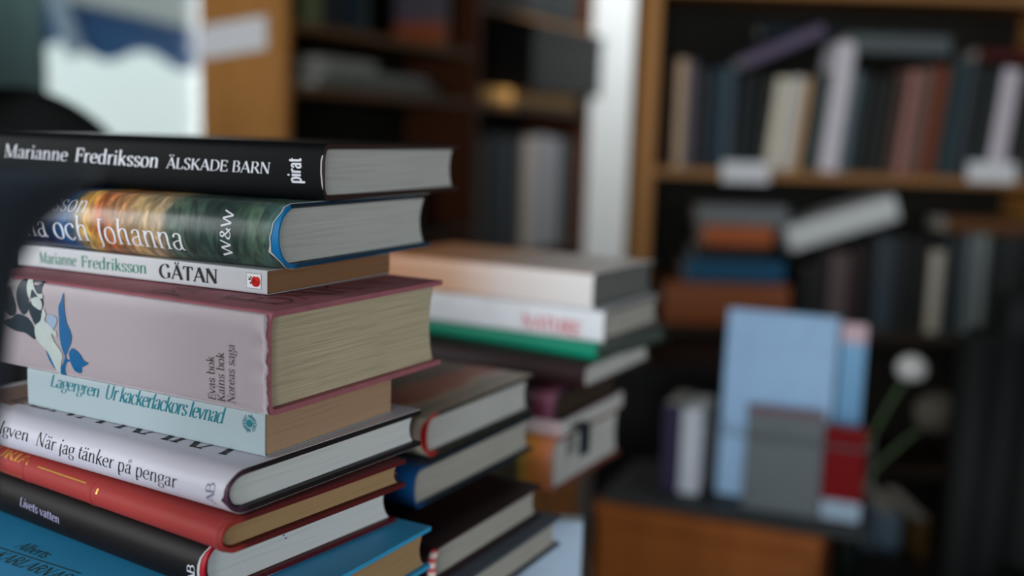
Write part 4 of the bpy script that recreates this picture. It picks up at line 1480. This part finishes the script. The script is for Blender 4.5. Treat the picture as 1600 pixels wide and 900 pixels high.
# ------------------------------------------------------------------ books of the right bookcase
G5 = 'standing books in the upper row of the right bookcase'
Yb = bc2y + 0.03
SH = 1.105
row = [  # left px, right px, top px, colour, label, lean
    (1052, 1069, 92, (176, 150, 124), 'fawn book at the left end of the upper row', 0),
    (1070, 1084, 96, (78, 76, 90), 'grey violet book second from the left end of the upper row', 0),
    (1085, 1102, 110, (30, 24, 20), 'black brown book beside the grey violet one', 0),
    (1103, 1123, 108, (22, 46, 60), 'dark petrol book in the upper row', 0),
    (1124, 1144, 104, (58, 74, 84), 'slate book beside the dark petrol one', 0),
    (1145, 1162, 118, (16, 26, 28), 'black green book right of the slate one', 2),
    (1163, 1180, 118, (14, 24, 26), 'blackish book between the black green one and the olive one', 3),
    (1181, 1193, 120, (40, 42, 34), 'olive black book left of the cream ones', 5),
    (1194, 1218, 122, (208, 200, 182), 'broad cream book in the upper row', 5),
    (1219, 1238, 120, (204, 200, 194), 'pale grey book right of the broad cream one', 5),
    (1239, 1249, 122, (202, 158, 110), 'thin tan book right of the pale grey one', 5),
    (1250, 1266, 118, (44, 52, 50), 'dark grey green book right of the thin tan one', 5),
    (1267, 1280, 112, (86, 92, 90), 'mid grey book in the upper row', 5),
    (1281, 1310, 66, (214, 208, 216), 'tallest pale lilac book of the upper row', 5),
    (1311, 1325, 112, (92, 106, 116), 'blue grey book right of the tallest pale one', 5),
    (1326, 1344, 118, (22, 34, 34), 'dark green black book right of the blue grey one', 5),
    (1345, 1362, 122, (22, 24, 24), 'black book in the middle of the upper row', 5),
    (1363, 1380, 122, (30, 30, 28), 'charcoal book left of the brown ones', 5),
    (1381, 1396, 116, (70, 48, 38), 'dark brown book left of the rose one', 5),
    (1397, 1416, 110, (150, 104, 96), 'dusty rose book in the upper row', 5),
    (1417, 1435, 106, (112, 86, 78), 'taupe book right of the dusty rose one', 5),
    (1436, 1462, 104, (106, 50, 24), 'broad rust brown book in the upper row', 5),
    (1463, 1486, 96, (28, 54, 60), 'dark teal book right of the rust brown one', 5),
    (1487, 1504, 98, (54, 62, 68), 'grey book right of the dark teal one', 5),
    (1505, 1520, 104, (18, 18, 20), 'black book right of the grey one near the right edge', 5),
    (1521, 1541, 106, (24, 36, 36), 'green black book left of the bright mauve one', 5),
    (1542, 1570, 108, (206, 196, 206), 'bright mauve book near the right edge', 5),
    (1571, 1590, 118, (18, 24, 24), 'near black book at the right edge of the upper row', 5),
    (1591, 1610, 112, (40, 32, 30), 'brown black book cut by the right edge', 5),
]
prev = -9
for (xa_, xb_, yt, col, lab, ln) in row:
    A_p, B_p = at(xa_, 252, Yb), at(xb_, 252, Yb)
    h = at((xa_ + xb_) / 2, yt, Yb).z - SH
    t = B_p.x - A_p.x - 0.0008
    b = hard('hardcover_book', (0, 0, 0), 0, h, 0.14, t, cm('spine_%d_%d_%d' % col, col), P_dim, bulge=min(0.004, t * 0.2), n=2.4, board=min(0.0022, t * 0.2))
    upright(b, A_p.x, Yb, SH, 0, R(ln))
    b.tagged(lab, G5)

G6 = 'books lying across the upper row'


def lying(pa, pb_, zb, t, wdt, col, lab, grp, slope=0.0, dy=0.0, page=None):
    A_p, B_p = at(pa[0], pa[1], Yb + dy), at(pb_[0], pb_[1], Yb + dy)
    b = hard('hardcover_book', (B_p.x, Yb + dy, zb), 0, B_p.x - A_p.x, wdt, t, cm('spine_%d_%d_%d' % col, col), page or P_dim, bulge=0.003, n=2.5)
    b.root.rotation_euler = (0, slope, 0)
    b.tagged(lab, grp)
    return b


zt = max(at(1282, 66, Yb).z, 0)
bL = at(1166, 112, Yb)
bR = at(1296, 58, Yb)
sl = math.atan2(bR.z - bL.z, bR.x - bL.x)
q = hard('hardcover_book', (bR.x, Yb + 0.03, bR.z + 0.008), 0, (bR - bL).length, 0.13, 0.030, cm('spine_104_92_116', (104, 92, 116)), P_dim)
q.root.rotation_euler = (0, -sl, 0)
q.tagged('dusky purple book leaning across the tops at a slant', G6)
q = lying((1330, 60), (1486, 60), at(1400, 84, Yb).z, 0.046, 0.13, (88, 96, 98), 'grey book lying flat over the brown spines', G6)
q = lying((1530, 60), (1626, 60), at(1570, 96, Yb).z, 0.030, 0.13, (70, 14, 14), 'dark red book lying flat at the right edge', G6)
q = lying((1188, 60), (1310, 60), at(1250, 50, Yb).z, 0.026, 0.072, (22, 40, 52), 'dark blue book lying above the slanting purple one', G6, dy=0.160)

# lower compartment
G7 = 'books piled in the lower compartment of the right bookcase'
ZS = 0.7102
pile = [(1040, 1238, 0.108, (146, 82, 46), 'thick rust brown volume at the bottom of the lower pile'),
        (1072, 1228, 0.060, (22, 80, 112), 'blue book above the rust brown volume'),
        (1085, 1200, 0.036, (28, 28, 26), 'black book in the lower pile under the orange one'),
        (1096, 1206, 0.050, (170, 88, 46), 'orange book in the lower pile'),
        (1090, 1226, 0.052, (112, 116, 118), 'grey book on top of the lower pile')]
for (xa_, xb_, t, col, lab) in pile:
    A_p, B_p = at(xa_, 400, Yb), at(xb_, 400, Yb)
    b = hard('hardcover_book', (B_p.x, Yb, ZS), 0, B_p.x - A_p.x, 0.16, t - 0.0004, cm('spine_%d_%d_%d' % col, col), P_dim, bulge=0.004, n=2.4)
    if col[0] == 22:
        b.put('pale_spine_end', [rect(-b.L + 0.001, 0.004, -b.L + 0.055, b.t - 0.004)], cm('spine_end_grey', (128, 132, 136)))
    b.tagged(lab, G7)
    ZS += t
bL, bR = at(1235, 392, Yb), at(1402, 342, Yb)
sl = math.atan2(bR.z - bL.z, bR.x - bL.x)
q = hard('hardcover_book', (bR.x, Yb - 0.02, bR.z), 0, (bR - bL).length, 0.15, 0.062, cm('spine_150_156_158', (206, 210, 210)), P_white, bulge=0.003)
q.root.rotation_euler = (0, -sl, 0)
q.tagged('big pale book tilted between the pile and the standing books', G7)
G8 = 'standing books in the lower compartment of the right bookcase'
low = [(1252, 1274, 418, (24, 26, 24), 'dark book beside the rust brown volume', 0), (1275, 1296, 402, (34, 30, 30), 'sooty book left of the mauve brown one', 0),
       (1297, 1325, 396, (92, 78, 78), 'mauve brown book under the tilted pale one', 0), (1326, 1350, 386, (38, 22, 24), 'wine black book right of the mauve brown one', 0),
       (1351, 1366, 380, (14, 18, 18), 'black book left of the slate blue one', 0), (1367, 1398, 372, (50, 62, 70), 'slate blue book in the lower compartment', 0),
       (1399, 1432, 374, (16, 20, 20), 'broad black book in the lower compartment', 0), (1433, 1450, 372, (26, 22, 20), 'brown black book left of the beige one', 0),
       (1451, 1472, 392, (176, 170, 154), 'slim beige book in the lower compartment', 0), (1473, 1486, 372, (44, 54, 56), 'dark grey book right of the beige one', 0),
       (1487, 1504, 366, (30, 36, 40), 'blackish blue book left of the grey pair', 0), (1505, 1522, 366, (98, 108, 110), 'grey book with a light spine, left of the pair', 0),
       (1523, 1542, 366, (112, 120, 118), 'paler grey book, right of the pair', 0), (1543, 1562, 366, (16, 20, 20), 'black book right of the grey pair', 0),
       (1563, 1586, 368, (36, 42, 42), 'dim grey book near the right edge of the lower compartment', 0), (1587, 1610, 368, (16, 20, 20), 'black book cut by the right edge of the lower compartment', 0)]
for (xa_, xb_, yt, col, lab, ln) in low:
    A_p, B_p = at(xa_, 450, Yb), at(xb_, 450, Yb)
    h = at((xa_ + xb_) / 2, yt, Yb).z - 0.7102
    t = B_p.x - A_p.x - 0.0008
    b = hard('hardcover_book', (0, 0, 0), 0, h, 0.14, t, cm('spine_%d_%d_%d' % col, col), P_dim, bulge=min(0.004, t * 0.2), n=2.4, board=min(0.0022, t * 0.2))
    upright(b, A_p.x, Yb, 0.7102, 0, R(ln))
    b.tagged(lab, G8)
lying((1478, 350), (1626, 350), at(1540, 365.6, Yb).z, 0.040, 0.14, (92, 56, 26), 'brown folio lying on the standing books of the lower compartment', G8)

# ------------------------------------------------------------------ books of the left bookcase
G9 = 'dark books standing in the left bookcase'


def loc1(s, d, z):
    p = O1 + X1 * s + Y1 * d
    return (p.x, p.y, z)


def stand1(s, t, h, z, col, lab, grp, d=0.03, wdt=0.18, mt=None):
    b = hard('hardcover_book', (0, 0, 0), 0, h, wdt, t, mt or cm('spine_%d_%d_%d' % col, col), P_dim, bulge=min(0.004, t * 0.2), n=2.4, board=min(0.0022, t * 0.2))
    p = loc1(s, d, z)
    upright(b, p[0], p[1], z, A1)
    b.tagged(lab, grp)
    return b


def lie1(s, ln, t, z, wdt, col, lab, grp, d=0.02):
    p = loc1(s + ln, d, z + 0.0003)
    b = hard('hardcover_book', p, 0, ln, wdt, t, cm('spine_%d_%d_%d' % col, col), P_dim, bulge=0.003, n=2.4)
    b.root.rotation_euler = (0, 0, A1)
    b.tagged(lab, grp)
    return b


cols = [(20, 24, 24), (34, 30, 24), (26, 32, 36), (40, 30, 26), (18, 22, 22), (44, 44, 40), (24, 30, 28), (50, 38, 28), (20, 22, 26), (32, 38, 36), (28, 24, 22), (38, 40, 44)]
words = ['black', 'umber', 'blue black', 'dark brown', 'sooty', 'grey olive', 'green black', 'chestnut', 'ink black', 'moss grey', 'coffee', 'pewter']
s_ = 0.10
for k in range(12):
    t = 0.040 + 0.022 * ((k * 7) % 5) / 4
    stand1(s_, t, 0.20 + 0.07 * ((k * 5) % 7) / 6, 0.8502, cols[k], words[k] + (' book at the near end of the left bookcase, under the flat grey books' if k == 0 else ' book under the flat grey books in the left bookcase'), G9)
    s_ += t + 0.001
G10 = 'grey books lying in the left bookcase'
lie1(0.16, 0.62, 0.030, 1.285, 0.2, (92, 98, 94), 'long dull grey folio lying at the bottom of the flat pile in the left bookcase', G10)
lie1(0.20, 0.52, 0.026, 1.3155, 0.2, (128, 132, 126), 'light grey folio lying second in the flat pile in the left bookcase', G10)
lie1(0.18, 0.26, 0.030, 1.342, 0.19, (144, 148, 142), 'short pale folio lying on top of the flat pile in the left bookcase', G10)
G11 = 'books standing on the upper shelf of the left bookcase'
M_go = ramp_x('spine_grey_orange', [(-0.24, (96, 92, 104)), (-0.09, (100, 92, 104)), (-0.06, (170, 84, 50)), (0, (150, 84, 30))], 0.5, (30, 30, 30), 0.01)
stand1(0.14, 0.06, 0.20, 1.452, (88, 96, 66), 'olive green book on the upper shelf of the left bookcase', G11)
stand1(0.24, 0.05, 0.18, 1.452, (22, 30, 34), 'dark blue green book right of the olive one on the upper shelf', G11)
stand1(0.34, 0.07, 0.19, 1.452, (20, 40, 48), 'dark petrol book on the upper shelf of the left bookcase', G11)
stand1(0.80, 0.06, 0.19, 1.452, None, 'grey book with an orange foot at the end of the upper shelf', G11, mt=M_go)
G12 = 'tall folios in the far bay of the left bookcase'
s_ = 1.04
for k, (t, h, col, lab) in enumerate(((0.09, 0.42, (46, 46, 46), 'dark grey tall folio next to the reddish divider'), (0.10, 0.44, (18, 20, 22), 'black tall folio, second from the reddish divider'), (0.10, 0.42, (20, 30, 38), 'blue black tall folio in the far bay'),
                                      (0.09, 0.43, (26, 22, 20), 'brown black tall folio left of the pale ones'), (0.10, 0.43, (128, 120, 112), 'pale beige grey tall folio in the far bay'), (0.12, 0.44, (108, 108, 112), 'mid grey tall folio right of the pale beige one'),
                                      (0.09, 0.43, (116, 114, 116), 'light grey tall folio, last pale one of the far bay'), (0.12, 0.43, (36, 44, 46), 'slate tall folio at the end of the far bay'))):
    stand1(s_, t, h, 0.7352, col, lab, G12, wdt=0.22)
    s_ += t + 0.002
bxp = loc1(1.30, -0.06, 1.3375)
sb = empty('dark_box', bxp, (0, 0, A1))
tag(sb, 'black storage box on the upper shelf at the end of the left bookcase', 'box')
link('box_body', boxes((0, 0, 0, 0.62, 0.30, 0.205), bev=0.004), M_black, sb)
link('lid', boxes((-0.005, -0.005, 0.205, 0.625, 0.305, 0.245), bev=0.004), M_black, sb)
lie1(1.06, 0.80, 0.0515, 1.2852, 0.24, (226, 168, 92), 'added tan folio as painted golden glow under the black storage box', G12)  # bright tan colour stands in for golden light on the shelf

G13 = 'dark books on the high shelf of the far bay'
s_ = 1.03
for k, (t, h, col, lab) in enumerate(((0.07, 0.27, (60, 34, 24), 'red brown book on the high shelf by the divider'), (0.08, 0.29, (22, 24, 22), 'black olive book second on the high shelf'), (0.07, 0.28, (40, 38, 20), 'dark ochre book on the high shelf'), (0.09, 0.30, (16, 18, 18), 'broad black book on the high shelf'),
                                      (0.08, 0.28, (30, 26, 28), 'sooty plum book on the high shelf'), (0.09, 0.30, (26, 30, 32), 'dark steel book on the high shelf'), (0.09, 0.29, (14, 18, 18), 'broad black book last but two on the high shelf'), (0.09, 0.30, (24, 28, 28), 'dark grey book last but one on the high shelf'), (0.10, 0.30, (14, 20, 20), 'green black book last on the high shelf'))):
    stand1(s_, t, h, 1.6202, col, lab, G13, wdt=0.2, d=0.0)
    s_ += t + 0.002
